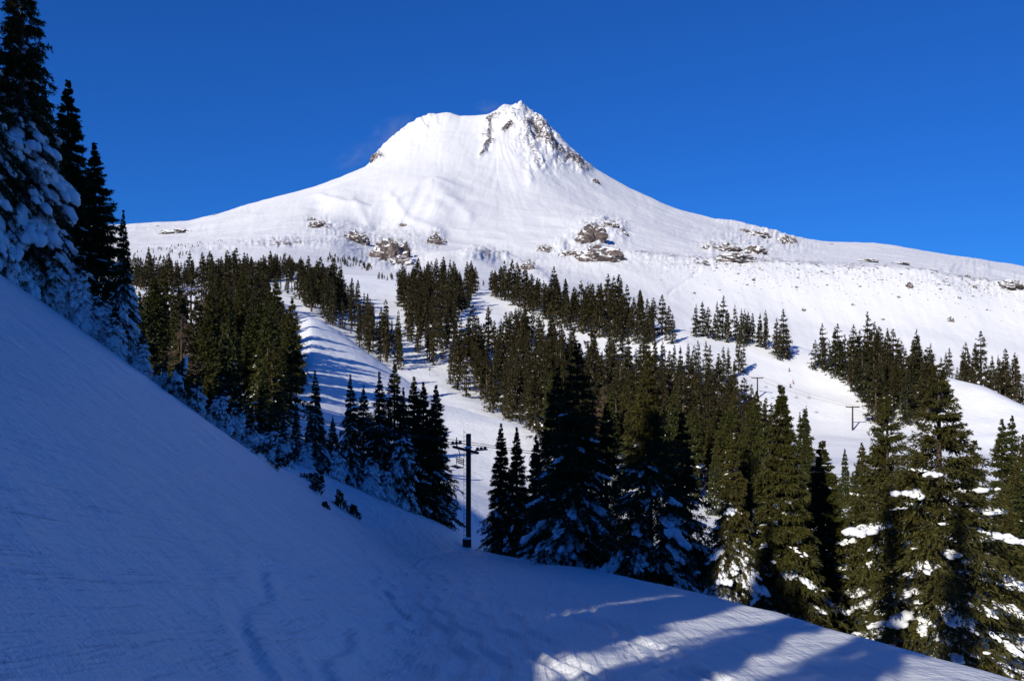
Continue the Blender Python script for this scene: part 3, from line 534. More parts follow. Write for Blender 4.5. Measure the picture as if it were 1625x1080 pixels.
for i, (x, Y, ty, v) in enumerate(clump):
    p = ground(x, Y); h = (HY - ty) / F * Y - p.z + .2; out.append((x, put_tree(HEROM[v], 'snowy_fir', p - Vector((0, 0, .2)), h / 10, i * 1.7, 0, .72 if v != 3 else 1.0)))
label_row(out, 'half sunlit snowy fir', 'in the clump beyond the bank', 'snowy firs beyond the bank')
# left foreground
hero(-48, 36.5, -130, 6, .75, .6, 'enormous dark fir at the left edge, boughs hung with snow', 'giant firs on the bank')
hero(34, 39, -75, 6, .80, 2.6, 'giant black fir whose top leaves the picture, upper left', 'giant firs on the bank')
hero(-180, 36, -200, 2, .7, 1.6, 'giant dark fir on the bank beyond the left picture edge', 'giant firs on the bank')
hero(70, 41, 130, 6, .62, 4.1, 'snow draped fir under the giant black fir on the bank')
hero(108, 43, 128, 3, .95, 1.0, 'spiky topped black fir standing right of the giant fir')
hero(150, 44, 228, 3, 1.1, 3.2, 'second spiky black fir on the bank, lower than its neighbour')
hero(196, 40, 334, 4, .6, 2.0, 'slender fir with bare spire and snow caked foot on the bank')
hero(128, 39, 380, 7, .7, 5.1, 'small fir buried in snow at the foot of the spiky firs')
hero(90, 38.6, 370, 7, .7, .8, 'small snow caked fir below the snow draped fir')
hero(12, 38, 250, 6, .62, 3.7, 'white draped fir in front of the giant black fir')
lows = [(160, 39.2, 440, 7), (205, 40, 470, 7), (290, 43, 600, 7), (180, 38.6, 480, 7), (222, 39.2, 520, 7), (258, 39.5, 570, 7), (310, 40, 592, 7), (345, 44, 600, 7), (372, 46, 622, 7), (392, 48, 640, 7), (422, 50, 655, 7), (447, 52, 672, 7), (325, 41, 648, 7), (365, 42, 676, 7), (405, 43, 708, 7), (235, 41, 560, 7), (248, 39, 600, 7), (284, 38.8, 622, 7), (300, 38.8, 640, 7), (332, 39, 660, 7), (350, 39.5, 668, 7), (385, 41, 690, 7), (396, 43, 660, 7), (425, 44, 715, 7), (440, 46, 705, 7)]
out = []
for i, (x, Y, ty, v) in enumerate(lows):
    p = ground(x, Y); h = max((HY - ty) / F * Y - p.z + .2, 1.0); out.append((x, put_tree(HEROM[v], 'snowy_fir', p - Vector((0, 0, .2)), h / 10, i * 2.3, .12 * math.sin(i * 3), .9)))
label_row(out, 'small snow plastered fir', 'along the rim of the shaded bank', 'small firs on the bank rim')
# trees encased in snow ("ghosts")
def ghost(seed, h, r, lean):
    Rr = np.random.RandomState(seed); BV, BF = ICO[4]; a = BV.copy(); t = (a[:, 2] + 1) / 2
    an = np.arctan2(a[:, 1], a[:, 0]); prof = (1 - t) ** .8 * 1.05 * np.sqrt(np.clip(t * 9, 0, 1)) + .03
    cx_, sy_ = np.cos(an) * 1.6 + 5, np.sin(an) * 1.6 + 5; l = .8 + 1.1 * fbm(cx_ + t * 2.5, sy_ + t * 3.5, 3, seed) + .9 * fbm(cx_ * 2.2 + t * 6, sy_ * 2.2 + t * 5, 3, seed + 4)
    V = np.stack([np.cos(an) * prof * r * l + lean * h * t ** 2, np.sin(an) * prof * r * l, t * h], 1)
    c = conifer(seed, h * .9, r * 1.6, 18, 6, 11, 5, .18, .045, clear=.03, droop=.9, snow=0, ragged=.8, lean=lean * .8)
    return dict(crown=c['crown'], trunk=c['trunk'], snow=(V, BF))
GH = [build_meshes(ghost(s, 2.4, .62, l), 'g', M_FOL) for s, l in ((11, .05), (12, .3), (13, -.1))]
out = []
for i, (x, Y, s, v) in enumerate([(276, 39, .9, 1), (345, 41, .7, 0), (362, 40, .5, 2), (305, 38.5, .45, 1)]):
    out.append((x, put_tree(GH[v], 'snow_caked_sapling', ground(x, Y) - Vector((0, 0, .15)), s, i * 1.1 if v != 1 else .2, 0, 1)))
label_row(out, 'sapling caked in thick snow', 'along the bank rim', 'snow caked saplings', 'sapling')
SPR = build_meshes({k: v for k, v in conifer(400, 1.5, .5, 12, 5, 8, 5, .14, .03, clear=.05, droop=.3, snow=0).items() if k in ('crown', 'trunk')}, 's', M_FOL)
out = []
for i, (x, y) in enumerate([(405, 722), (436, 742), (478, 757), (492, 764), (500, 780), (516, 806), (541, 806), (562, 818), (655, 812), (268, 640)]):
    p = hit(x, y) if i not in (0, 9) else ground(x, 40); o = put_tree(SPR, 'fir_sprig', p, .75 + .25 * math.sin(i * 2.2), 0); o.rotation_euler = (.35 * math.sin(i), 1.15 + .25 * math.sin(i * 4), .3 * i); out.append((x, o))
label_row(out, 'buried dark fir sprig poking out of blue snow', 'on the bank', 'sprigs poking out of the bank', 'sprig')
# shade trees uphill behind the viewpoint, whose shadows fall across the track
R = random.Random(21); out = []
shade = []
us = Vector((to_sun.x, to_sun.y, 0)).normalized(); TAN = math.tan(SUN_EL)
LIT = [hit(a_, b_) for a_, b_ in [(1150, 976), (1190, 984), (1230, 985), (1265, 990), (1150, 990), (1300, 1050), (1340, 1040), (1380, 1036), (1415, 1034), (1330, 1056), (1460, 1062), (1520, 1068), (1580, 1076), (1400, 1075), (1360, 1078)]]
LIT += [Vector(((a_ - CX) / F * d_, d_, (HY - b_) / F * d_)) for a_, b_, d_ in [(1400, 800, 24), (1440, 900, 23), (1420, 960, 23), (1500, 850, 22), (1460, 760, 23), (1480, 650, 24), (1400, 700, 29), (1160, 730, 26), (1540, 950, 22)]]
def blocks(X, Y, base, h, rad):
    for P in LIT:
        dx, dy = X - P.x, Y - P.y; s_ = dx * us.x + dy * us.y; pp = abs(dx * us.y - dy * us.x)
        if s_ <= 0: continue
        k = (P.z + s_ * TAN - base) / h
        if k < 1 and pp < rad * (1 - max(k, 0)) + .25: return True
    return False
for i in range(14):
    a = R.uniform(0, 1); X = -R.uniform(9, 42); Y = R.uniform(-46, 30)
    if Y > -3 and X > -.64 * Y - 6.5: continue
    if any((X - q[0]) ** 2 + (Y - q[1]) ** 2 < 16 for q in shade): continue
    shade.append((X, Y))
for i, (X, Y) in enumerate(shade):
    z = float(near_z(X, Y)); h = R.uniform(8, 13)
    if blocks(X, Y, z, h, .2 * h): continue
    o = put_tree(MIDM[i % 4], 'shading_fir', (X, Y, z - .2), h / 10, i * 1.3, 0, 1.1)
    tag(o, 'fir on the hill behind the viewpoint, casting shade over the track', 'fir tree', 'firs uphill behind the viewpoint')
us = Vector((to_sun.x, to_sun.y, 0)).normalized(); TG = [(hit(a_, b_) + us * d_) for a_, b_, d_ in [(860, 1050, 20), (900, 1010, 21), (930, 985, 23), (880, 1030, 24), (950, 1030, 20), (990, 1060, 22), (1000, 1010, 22), (840, 1000, 19), (970, 990, 26), (985, 975, 24), (910, 1060, 17)]]
SH = [(q.x, q.y, .9) for q in TG] + [(x + R.uniform(-1, 1), y + R.uniform(-1, 1), 1.75) for x in range(-46, -14, 4) for y in range(-6, 22, 5) if x < -.64 * max(y + 2, -3) - 7.5] + [(-12, 1, 1.2), (-11.5, 4, 1.2), (-14, 5, 1.2), (-9.2, 2.2, .9)]
for i, (X, Y, sc_) in enumerate(SH):
    z = float(near_z(X, Y))
    slim_ = i < len(TG)
    if blocks(X, Y, z, sc_ * 10, sc_ * (.8 if slim_ else 2)): continue
    tag(put_tree(MIDM[i % 3], 'shading_fir', (X, Y, z - .2), sc_ * R.uniform(.9, 1.08), i * 1.9, 0, .7 if slim_ else 1.2), 'fir on the hill behind the viewpoint, casting shade over the track', 'fir tree', 'firs uphill behind the viewpoint')
for i, (x, y, dist) in enumerate([(1215, 1008, 21), (1360, 1052, 20)]):
    p = hit(x, y); q = p + Vector((to_sun.x, to_sun.y, 0)).normalized() * dist; z = float(near_z(q.x, q.y))
    tag(put_tree(HEROM[3], 'shading_fir', (q.x, q.y, z - .2), 1.15, i * 1.9, 0, .42), 'fir on the hill behind the viewpoint, casting shade over the track', 'fir tree', 'firs uphill behind the viewpoint')
# bare brown tree in the left wood
def bare(seed, h):
    Rr = np.random.RandomState(seed); c = conifer(seed, h, h * .16, 34, 5, 5, 2, .55, .05, clear=.06, droop=.2, snow=0, ragged=.6, power=.5)
    return dict(crown=c['crown'], trunk=c['trunk'])
BARE = build_meshes(bare(71, 10), 'bare', M_DEAD)
for x, Y, h, l in [(288, 96, 15, 'bare brown dead tree in front of the left wood'), (1205, 62, 11, 'reddish brown dying tree behind the snow loaded short fir'), (957, 180, 16, 'pale grey dead spike behind the black firs')]:
    tag(put_tree(BARE, 'dead_tree', ground(x, Y), h / 10, x, 0, .9), l, 'dead tree')
# dwarf trees and krummholz in bands on the mountain's foot, far wood: one uncountable mass
Rr = random.Random(9)
for (ax, ay, bx, by, n, jit, hs) in [(210, 404, 330, 386, 34, 3, .45), (330, 386, 480, 380, 22, 3, .35), (205, 420, 260, 412, 26, 4, .6), (262, 408, 300, 404, 12, 5, .6), (500, 384, 540, 380, 12, 3, .3), (520, 410, 560, 420, 46, 6, .7),
                                (560, 418, 592, 428, 40, 6, .65), (425, 420, 455, 412, 26, 9, .6), (455, 430, 478, 428, 30, 5, .9), (340, 436, 470, 432, 40, 4, .9), (600, 446, 640, 440, 12, 3, .6), (745, 452, 770, 452, 6, 2, .7), (370, 445, 500, 448, 24, 3, .8)]:
    for i in range(n):
        t = Rr.random(); p = hit(ax + (bx - ax) * t, ay + (by - ay) * t + Rr.uniform(-jit, jit)); STUFF.append((Rr.randrange(4), p, hs * Rr.uniform(.6, 1.3), Rr.uniform(0, 6), 1.5))
VS, FS, SS, SF, TS, TF_ = [], [], [], [], [], []; nv = ns = ntt = 0
for v, p, s, rz, wd in STUFF:
    c, sn = math.cos(rz), math.sin(rz); M = np.array([[c * s * wd, -sn * s * wd, 0], [sn * s * wd, c * s * wd, 0], [0, 0, s]]); a = (FINE if p[1] < 400 else FAR)[v]
    V = a['crown'][0] @ M.T + np.array(p); VS.append(V); FS.append(a['crown'][1] + nv); nv += len(V)
    V = a['trunk'][0] @ M.T + np.array(p); TS.append(V); TF_.append(a['trunk'][1] + ntt); ntt += len(V)
    if a['snow'] is not None: V = a['snow'][0] @ M.T + np.array(p); SS.append(V); SF.append(a['snow'][1] + ns); ns += len(V)
fw = mesh_obj('distant_forest', np.concatenate(VS), np.concatenate(FS), M_FAR); tag(fw, 'far off dark fir woods and dwarf firs under the mountain', 'forest', None, 'stuff')
tk = mesh_obj('trunks', np.concatenate(TS), np.concatenate(TF_), M_BARK, fw); tag(tk, kind='stuff')
sn_ = mesh_obj('snow_load', np.concatenate(SS), np.concatenate(SF), M_TSNOW, fw, True); tag(sn_, kind='stuff')
print('stuff trees', len(STUFF), 'empties', len([o for o in bpy.data.objects if o.type == 'EMPTY']))
# ------------------------------------------------------------------ rock outcrops and boulders
def rock_mat():
    m, n, b = mat('lava_rock_with_snow'); b.inputs['Roughness'].default_value = .9; b.inputs['Specular IOR Level'].default_value = .1
    v = mapping(n); g = N(n, 'ShaderNodeNewGeometry'); sx = N(n, 'ShaderNodeSeparateXYZ'); n.links.new(g.outputs['True Normal'], sx.inputs[0])
    f = noise(n, .13, 8, .75, v); ad = N(n, 'ShaderNodeMath', operation='MULTIPLY_ADD'); n.links.new(f.outputs[0], ad.inputs[0]); ad.inputs[1].default_value = 1.5; n.links.new(sx.outputs['Z'], ad.inputs[2])
    k = ramp(n, ad.outputs[0], [(.55, (0, 0, 0)), (.68, (1, 1, 1))])
    k = ad; kk = N(n, 'ShaderNodeMapRange'); n.links.new(ad.outputs[0], kk.inputs[0]); kk.inputs[1].default_value = 1.30; kk.inputs[2].default_value = 1.42
    mx = N(n, 'ShaderNodeMix', data_type='RGBA'); n.links.new(kk.outputs[0], mx.inputs[0]); n.links.new(rock_nodes(n, v, .06), mx.inputs[6]); mx.inputs[7].default_value = (*SNOWC, 1)
    n.links.new(mx.outputs[2], b.inputs['Base Color']); n.links.new(bump(n, noise(n, .2, 6, .7, v).outputs[0], 3.5, .8), b.inputs['Normal']); return m
M_ROCK = rock_mat()
def outcrop(x, y, wpx, hpx, label, seed, sub=4, name='rock_outcrop', cat='rock', sink=.25):
    p = hit(x, y + hpx * .35); D = p.y / F; BV, BF = ICO[sub]; a = BV.copy()
    r = .55 + .85 * ridged(a[:, 0] * 2.1 + a[:, 2] * 1.3 + seed, a[:, 1] * 2.1 - a[:, 2] * 1.7, 4, seed % 9) + .35 * fbm(a[:, 0] * 4 + 3 * a[:, 2], a[:, 1] * 4 + seed, 4, 3)
    q = np.floor(a[:, 2] * 3.2) / 3.2; a2 = a * r[:, None] ; a2[:, 2] = .6 * a2[:, 2] + .4 * q * r
    V = a2 * np.array([wpx * D * .66, wpx * D * .5, hpx * D * .85]); V[:, 2] += hpx * D * (.16 - sink)
    o = mesh_obj(name, V, BF, M_ROCK, None, False, p); return tag(o, label, cat)
OC = [(562, 375, 30, 18, 'grey rock bluff below the mountain ridge left of centre'), (618, 400, 42, 40, 'ragged snow dusted cliff above the upper left wood'), (643, 402, 12, 26, 'narrow rock rib right beside the ragged cliff'), (634, 414, 30, 14, 'lower rock step under the ragged cliff'),
      (689, 380, 16, 16, 'dark rock knob standing alone on the slope'), (700, 382, 12, 8, 'small rock slab right beside the dark knob'), (940, 372, 34, 28, 'tall brown buttress in the middle of the mountain foot'), (952, 402, 50, 22, 'wide brown cliff under the tall buttress'), (905, 402, 24, 10, 'snow dusted ledge left of the wide cliff'),
      (968, 355, 20, 7, 'dark rock strip above and right of the buttress'), (988, 370, 12, 8, 'small dark crag right of the buttress'), (866, 394, 18, 9, 'low ledge far left of the buttress'), (1155, 393, 30, 10, 'brown crag above the moraine crest'), (1164, 408, 44, 11, 'long brown rock band on the moraine crest'),
      (1197, 395, 26, 12, 'dark crag right of the long brown band'), (1125, 392, 18, 8, 'small crag left of the brown crag'), (1249, 381, 22, 12, 'brown rock knob on the right skyline'), (1205, 371, 26, 7, 'low rock strip left of the skyline knob'), (1180, 365, 12, 5, 'tiny rock patch high on the right skyline'),
      (505, 356, 22, 12, 'broken rocks under the left ridge'), (495, 348, 9, 5, 'small dark rock above the broken rocks'), (640, 357, 10, 6, 'small rock on the slope above the ragged cliff'), (1375, 413, 24, 4, 'flat dark rock band in the right snowfield'), (1425, 417, 24, 3, 'thin rock line right of the flat rock band'),
      (838, 423, 16, 11, 'grey crag on the snow rib near the centre'), (281, 367, 34, 6, 'long low dark ledge on the left shoulder'), (251, 358, 4, 2.2, 'tiny rock on the left skyline'), (341, 341, 4, 2, 'tiny rock higher on the left skyline'), (1603, 452, 30, 10, 'dark rocks at the right edge under the crest'),
      (945, 288, 9, 6, 'dark rock spot on the right summit shoulder'), (594, 252, 9, 10, 'reddish cliff at the left edge of the summit dome'), (1320, 387, 4, 2, 'tiny rock on the right skyline')]
for i, (x, y, a, b_, l) in enumerate(OC): outcrop(x, y, a, b_, l, i + 3)
BO = [(1443, 453, 9, 8, 'largest boulder on the smooth moraine slope'), (1508, 507, 8, 6, 'round boulder low on the right snow slope'), (1275, 495, 5, 4, 'small boulder low on the moraine slope'), (1426, 472, 4, 3, 'small boulder below the largest one'), (1522, 475, 4, 3, 'small boulder right below the largest one'),
      (1401, 509, 4, 3, 'small boulder left of the round one'), (1264, 458, 4, 3, 'small boulder midway up the moraine'), (1196, 446, 4, 4, 'small dark boulder under the moraine rim'), (1102, 466, 3, 3, 'tiny boulder left of the long scratch'), (1353, 483, 3, 3, 'tiny boulder in the middle of the moraine slope'),
      (1547, 455, 5, 4, 'boulder among rubble at the right'), (1535, 438, 5, 5, 'boulder just under the right crest')]
for i, (x, y, a, b_, l) in enumerate(BO): outcrop(x, y, a, b_, l, i + 50, 3, 'boulder', 'boulder')
Rr = random.Random(4); pebV, pebF, k = [], [], 0
for i in range(520):
    x = Rr.choice([Rr.uniform(1010, 1625), Rr.gauss(1500, 70), Rr.gauss(1260, 110)]); cr = np.interp(x, [1000, 1150, 1300, 1500, 1625], [402, 414, 424, 437, 455]); y = cr + abs(Rr.gauss(0, 22)) + 3
    if x > 1660: continue
    p = hit(x, y); s = Rr.uniform(.5, 1.7) * (1 + (Rr.random() < .06) * 1.2); V = ICO[1][0] * (s * np.array([1.3, 1, .8])) * (1 + .3 * fbm(ICO[1][0][:, 0] * 3 + i, ICO[1][0][:, 1] * 3, 2, 1))[:, None] + np.array(p); pebV.append(V); pebF.append(ICO[1][1] + k); k += len(V)
tag(mesh_obj('rubble', np.concatenate(pebV), np.concatenate(pebF), M_ROCK), 'scattered rubble below the moraine crest', 'rubble', None, 'stuff')
# ------------------------------------------------------------------ ski lift
M_STEEL = simple('dark_weathered_steel', (.022, .014, .010), (.055, .036, .026), 3, .6, .3, .01, 12)
M_GREY = simple('grey_galvanised_steel', (.10, .09, .085), (.17, .155, .15), 3, .55, .4)
M_WHITE = simple('worn_white_paint', (.5, .5, .5), (.7, .7, .7), 5, .6)
class MB:
    def __init__(s): s.V, s.F = [], []
    def add(s, V, Fc): k = len(s.V); s.V += [tuple(map(float, v)) for v in V]; s.F += [tuple(int(i) + k for i in f) for f in Fc]; return s
    def box(s, c, d, rz=0):
        x, y, z = d[0] / 2, d[1] / 2, d[2] / 2; R_ = Matrix.Rotation(rz, 3, 'Z'); c = Vector(c)
        V = [c + R_ @ Vector((a * x, b * y, e * z)) for a in (-1, 1) for b in (-1, 1) for e in (-1, 1)]
        return s.add(V, [(0, 1, 3, 2), (4, 6, 7, 5), (0, 4, 5, 1), (2, 3, 7, 6), (0, 2, 6, 4), (1, 5, 7, 3)])
    def tube(s, pts, r, n=8, cap=True):
        pts = [Vector(p) for p in pts]; rr = r if isinstance(r, (list, tuple)) else [r] * len(pts); base = len(s.V); V = []
        for i, p in enumerate(pts):
            t = (pts[min(i + 1, len(pts) - 1)] - pts[max(i - 1, 0)]).normalized(); a = t.orthogonal() if abs(t.z) > .9 else t.cross(Vector((0, 0, 1))); a.normalize(); b = t.cross(a)
            for j in range(n): q = 2 * math.pi * j / n; V.append(p + (a * math.cos(q) + b * math.sin(q)) * rr[i])
        Fc = [(i * n + j, i * n + (j + 1) % n, (i + 1) * n + (j + 1) % n, (i + 1) * n + j) for i in range(len(pts) - 1) for j in range(n)]
        if cap: Fc += [tuple(range(n))[::-1], tuple((len(pts) - 1) * n + j for j in range(n))]
        return s.add(V, Fc)
    def disc(s, c, ax, r, th, n=14):
        c, ax = Vector(c), Vector(ax).normalized(); return s.tube([c - ax * th / 2, c + ax * th / 2], r, n)
    def build(s, name, m, parent=None, bev=0):
        o = mesh_obj(name, s.V, s.F, m, parent)
        if bev: b = o.modifiers.new('edge', 'BEVEL'); b.width = bev; b.segments = 2
        return o
def lift_tower(p, h, ang, arm, pw, mt, label, group, full=False, square=False):
    """ang: direction of the crossarm"""
    root = empty('lift_tower', p); tag(root, label, 'lift tower', group); c, s = math.cos(ang), math.sin(ang)
    if square: MB().box((0, 0, h / 2 - .5), (pw, pw, h + 1)).build('pole', mt, root, .02)
    else: MB().tube([(0, 0, -1), (0, 0, h)], [pw * .62, pw * .42], 12).build('pole', mt, root)
    za = h - (1.15 if full else .25)
    MB().box((0, -pw * .75, za), (arm, .18 if full else .35, .18 if full else .4), 0).build('crossarm', mt, root, .02).rotation_euler = (0, 0, ang)
    for e in (-1, 1):
        b = MB(); cx, cy = e * arm / 2 * c, e * arm / 2 * s; dx, dy = -s, c; sc_ = 1 if full else 1.3
        b.tube([(cx - dx * .5 * sc_, cy - dy * .5 * sc_, za + .2), (cx + dx * .5 * sc_, cy + dy * .5 * sc_, za + .2)], .05)
        bm_ = b.build('sheave_frame', mt, root)
        for k in range(3 if full else 2): q = (k - (1 if full else .5)) * .3 * sc_; MB().disc((cx + dx * q, cy + dy * q, za + .30), (c, s, 0), .12 * sc_, .07).build('sheave_wheel', M_GREY, bm_)
    if full:
        l = MB()
        for k in range(26): l.tube([(-pw / 2 - .02, 0, .9 + k * .3), (-pw / 2 - .16, 0, .9 + k * .3), (-pw / 2 - .16, .1, .9 + k * .3)], .016, 5)
        l.tube([(-pw / 2 - .16, .05, .8), (-pw / 2 - .16, .05, 8.6)], .014, 5); l.build('ladder', mt, root)
        MB().box((-.10, -.22, .30), (.62, .5, .72)).build('base_block', mt, root, .03)
        V, Fc = ICO[3]; mesh_obj('snow_cap', V * np.array([.3, .25, .1]) * (1 + .15 * fbm(V[:, 0] * 3, V[:, 1] * 3, 2, 1))[:, None] + np.array([-.1, -.22, .68]), Fc, M_TSNOW, root, True)
        mesh_obj('snow_cap', V * np.array([.30, .14, .09]) + np.array([0, -pw * .75, za + .19]), Fc, M_TSNOW, root, True)
        MB().box((0, -pw / 2 - .03, h - .5), (pw * .4, .03, .5)).build('sign_plate', M_GREY, root)
        MB().tube([(-.85, -.35, za + .1), (-.85, -.35, za + .95)], .035, 6).build('antenna_post', mt, root)
        pass
    return root
TY = 60.0; tp = ground(743.5, TY); th = (HY - 688) / F * TY - tp.z; ANG = math.radians(-60)
lift_tower(tp, th, ANG, 4.0, .36, M_STEEL, 'tall dark lift pole with crossarm at the bend of the shaded track', 'ski lift towers', True, True)
def cable(name, pts, label, r=.022):
    P = []
    for a, b in zip(pts[:-1], pts[1:]):
        a, b = Vector(a), Vector(b); L = (b - a).length; n = 24
        for i in range(n): t = i / n; P.append(a.lerp(b, t) + Vector((0, 0, -4 * .022 * L * t * (1 - t))))
    P.append(Vector(pts[-1])); o = MB().tube(P, r, 6).build(name, M_STEEL); return tag(o, label, 'cable', 'haul cables of the ski lift'), P
za = tp.z + th - 1.15 + .48; c, s = math.cos(ANG), math.sin(ANG)
ends = []
for e, nm in ((-1, 'far'), (1, 'near')):
    cx, cy = tp.x + e * 2 * c, tp.y + e * 2 * s; d = Vector((-s, c, 0)).normalized()
    A = Vector((cx, cy, za)) - d * 46 + Vector((0, 0, 12)); B = Vector((cx, cy, za)) + d * 60 + Vector((0, 0, -7))
    _, P = cable('lift_cable', [A, (cx, cy, za), B], f'thin haul cable on the {nm} end of the pole crossarm'); ends.append(P)
def chair(p, rz, label, group, sc_=1.0, mt=None):
    mt = mt or M_STEEL; root = empty('lift_chair', p, rz); tag(root, label, 'lift chair', group); root.scale = (sc_,) * 3
    MB().tube([(0, 0, 0), (.05, 0, -.4), (.28, 0, -1.0), (.28, 0, -1.35)], .03, 6).build('hanger', mt, root)
    fr = MB()
    for y in (-.62, .62): fr.tube([(.28, y, -1.35), (.30, y, -1.95), (-.25, y, -2.05)], .025, 6)
    fr.tube([(.28, -.62, -1.35), (.28, .62, -1.35)], .025, 6); fr.build('frame', mt, root)
    MB().box((.02, 0, -2.02), (.5, 1.25, .06)).build('seat', mt, root, .01)
    b = MB(); [b.box((.31, 0, -1.5 - k * .13), (.03, 1.22, .08)) for k in range(3)]; b.build('backrest', mt, root, .01)
    return root
P = ends[0]; q = min(P[:25], key=lambda v: abs(v.x / v.y * F + CX - 712)); chair(q, math.atan2(c, -s), 'dark chair hanging from cable just left of the lift pole', 'lift chairs')
# small distant towers of the second lift, on the right slope
T = []
for x, yb, yt, l in [(1202, 632, 598, 'upper lift tower on the right slope, beside slim firs'), (1353, 683, 645, 'lower lift tower on the right slope, beside the right wood'), (775.5, 515, 491, 'distant lift tower on the upper middle snow run'), (677, 455, 436, 'tiny far lift tower on the upper wood edge')]:
    p = hit(x, yb); h = (yb - yt) / F * p.y; T.append((p, h)); lift_tower(p, h, math.radians(-20), 4.6, .55, M_STEEL, l, 'ski lift towers')
a = T[0][0] + Vector((0, 0, T[0][1])); b = T[1][0] + Vector((0, 0, T[1][1])); dd = (b - a); n_ = Vector((math.cos(math.radians(-20)), math.sin(math.radians(-20)), 0)) * 2.3
for e, nm in ((-1, 'left'), (1, 'right')):
    A = a - dd * .9 + Vector((0, 0, 8)) + n_ * e; B = b + dd * .5 + n_ * e; pts = [A, a + n_ * e, b + n_ * e, B]
    _, P = cable('lift_cable', pts, f'hair thin cable, {nm} one of the pair between distant right towers', .03)
    for k, t in enumerate((28, 36)): chair(P[t], math.atan2(n_.y, n_.x) + 1.57, f'tiny empty chair, {("upper", "lower")[k]} one on the {nm} cable of the distant right lift', 'distant lift chairs', 1.0, M_GREY)
# marker post by the narrow run
p = hit(682, 597); r_ = empty('marker_post', p); tag(r_, 'thin post with a round dark marker beside the narrow run', 'marker post')
MB().tube([(0, 0, -.5), (0, 0, 2.6)], .06).build('post', M_GREY, r_); MB().disc((0, -.1, 2.7), (0, 1, 0), .38, .08).build('disc', M_STEEL, r_)
# lift hut on the crest behind the clump
p = hit(507, 444); r_ = empty('lift_hut', p, .3); tag(r_, 'dark low roofed lift hut above the clump of firs', 'hut')
MB().box((0, 0, 3.2), (11, 6, 7.4)).build('wall', M_BARK, r_); rf = MB(); rf.add([(-6.5, -4, 6.6), (6.5, -4, 6.6), (6.5, 4, 6.6), (-6.5, 4, 6.6), (-6.5, 0, 9), (6.5, 0, 9)], [(0, 1, 5, 4), (3, 4, 5, 2), (0, 4, 3), (1, 2, 5), (0, 3, 2, 1)]); rf.build('roof', M_STEEL, r_)
MB().box((-2, -3.03, 4.2), (1.6, .08, 1.2)).build('window', M_GREY, r_); MB().box((2.5, -3.03, 1.2), (1.2, .08, 2.4)).build('door', M_GREY, r_)
# ------------------------------------------------------------------ skiers far away on the right slope
def skier(p, rz, label, suit, hat):
    root = empty('person', p, rz); tag(root, label, 'person', 'skiers on the right slope')
    J = {'pel': (0, .0, .88, .15), 'ch': (.14, 0, 1.25, .16), 'nk': (.2, 0, 1.45, .07), 'hd': (.26, 0, 1.62, .11), 'hdt': (.27, 0, 1.72, .07)}
    for sd, k in ((-1, 'l'), (1, 'r')):
        J[k + 'h'] = (0, .1 * sd, .84, .11); J[k + 'k'] = (.2, .14 * sd, .48, .08); J[k + 'a'] = (.02, .14 * sd, .08, .07); J[k + 'f'] = (.2, .14 * sd, .06, .06)
        J[k + 's'] = (.15, .2 * sd, 1.38, .08); J[k + 'e'] = (.2, .32 * sd, 1.12, .06); J[k + 'w'] = (.45, .3 * sd, 1.06, .045)
    E = [('pel', 'ch'), ('ch', 'nk'), ('nk', 'hd'), ('hd', 'hdt')] + [(a_ if a_ in J else k + a_, k + b_) for k in 'lr' for a_, b_ in (('pel', 'h'), ('h', 'k'), ('k', 'a'), ('a', 'f'), ('ch', 's'), ('s', 'e'), ('e', 'w'))]
    ks = list(J); me = bpy.data.meshes.new('body'); me.from_pydata([J[k][:3] for k in ks], [(ks.index(a_), ks.index(b_)) for a_, b_ in E], []); me.materials.append(suit)
    o = bpy.data.objects.new('body', me); COL.objects.link(o); o.parent = root; o.modifiers.new('skin', 'SKIN'); o.modifiers.new('sub', 'SUBSURF').levels = 1
    for i, k in enumerate(ks): me.skin_vertices[0].data[i].radius = (J[k][3],) * 2
    me.skin_vertices[0].data[0].use_root = True
    V, Fc = ICO[2]; mesh_obj('hat', V * .135 + np.array([.26, 0, 1.72]), Fc, hat, root, True)
    for sd in (-1, 1):
        MB().box((.1, .14 * sd, .02), (1.6, .09, .03)).build('ski', M_STEEL, root); MB().tube([(.47, .3 * sd, 1.1), (.1, .42 * sd, .05)], .012, 5).build('ski_pole', M_STEEL, root)
S1 = simple('dark_ski_suit', (.02, .02, .03), (.05, .05, .07), 3); S2 = simple('red_ski_suit', (.25, .03, .03), (.35, .05, .04), 3)
skier(hit(1252, 592), .4, 'tiny dark dressed skier, highest on the right slope', S1, S1)
skier(hit(1259, 611), 2.4, 'tiny red dressed skier below the highest one', S2, S1)
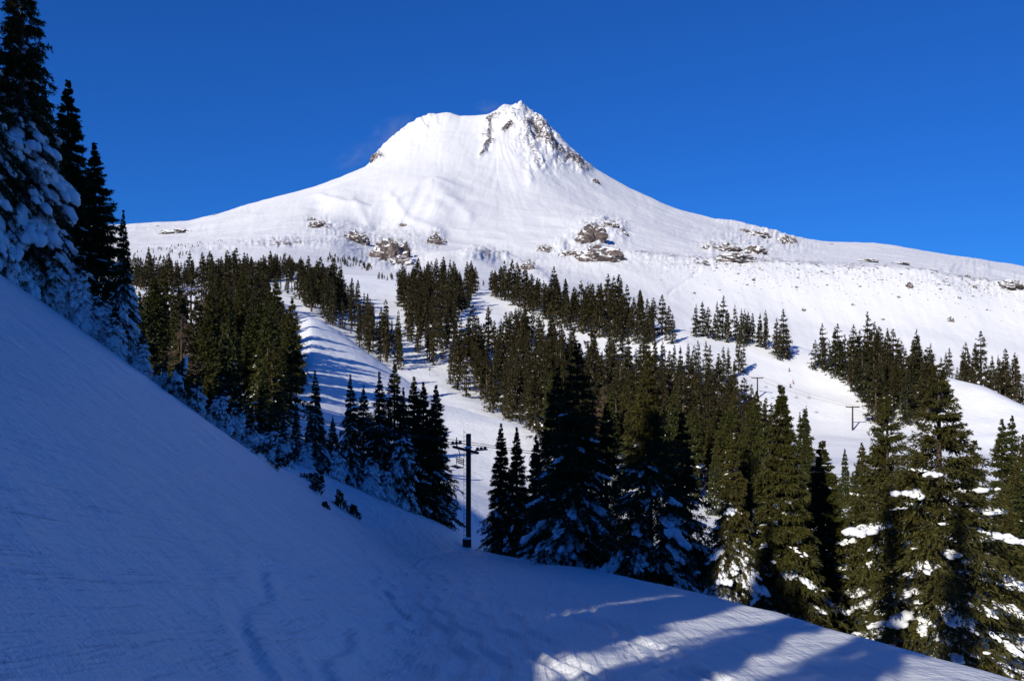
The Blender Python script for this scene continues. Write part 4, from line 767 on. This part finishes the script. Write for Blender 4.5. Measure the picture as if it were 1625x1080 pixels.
skier(hit(1254, 617), 1.0, 'tiny dark dressed skier left beside the red dressed one', S1, S2)
# ------------------------------------------------------------------ snow blown off the summit
def plume(name, x, y, Y, sx, sy, sz, dens, label, rot):
    V, Fc = ICO[3]; D = Y / F; m = bpy.data.materials.new(name); m.use_nodes = True; n = m.node_tree; n.nodes.clear()
    out_ = N(n, 'ShaderNodeOutputMaterial'); pv = N(n, 'ShaderNodeVolumePrincipled'); pv.inputs['Color'].default_value = (.95, .97, 1, 1); pv.inputs['Anisotropy'].default_value = .3
    tc = N(n, 'ShaderNodeTexCoord'); ln = N(n, 'ShaderNodeVectorMath', operation='LENGTH'); n.links.new(tc.outputs['Object'], ln.inputs[0])
    fo = N(n, 'ShaderNodeMapRange'); n.links.new(ln.outputs['Value'], fo.inputs[0]); fo.inputs[1].default_value = 1; fo.inputs[2].default_value = .1
    nz = noise(n, 2.2, 5, .6, tc.outputs['Object']); nr = N(n, 'ShaderNodeMapRange'); n.links.new(nz.outputs[0], nr.inputs[0]); nr.inputs[1].default_value = .42; nr.inputs[2].default_value = .75
    a_ = N(n, 'ShaderNodeMath', operation='MULTIPLY'); n.links.new(fo.outputs[0], a_.inputs[0]); n.links.new(nr.outputs[0], a_.inputs[1])
    b_ = N(n, 'ShaderNodeMath', operation='MULTIPLY'); n.links.new(a_.outputs[0], b_.inputs[0]); b_.inputs[1].default_value = dens; n.links.new(b_.outputs[0], pv.inputs['Density']); n.links.new(pv.outputs[0], out_.inputs['Volume'])
    o = mesh_obj(name, V, Fc, m, None, True, ((x - CX) * D, Y, (HY - y) * D)); o.scale = (sx * D, sy * D, sz * D); o.rotation_euler = (0, rot, 0); return tag(o, label, 'blown snow', None, 'stuff')
plume('blown_snow', 622, 212, 4560, 48, 40, 26, .006, 'faint veil of snow blown off the left edge of the summit', -.6)
plume('blown_snow', 566, 248, 4560, 50, 40, 18, .004, 'faint veil of snow drifting over the left shoulder', -.5)
plume('blown_snow', 778, 172, 4560, 30, 30, 12, .006, 'faint wisp of snow blown left off the top', .1)
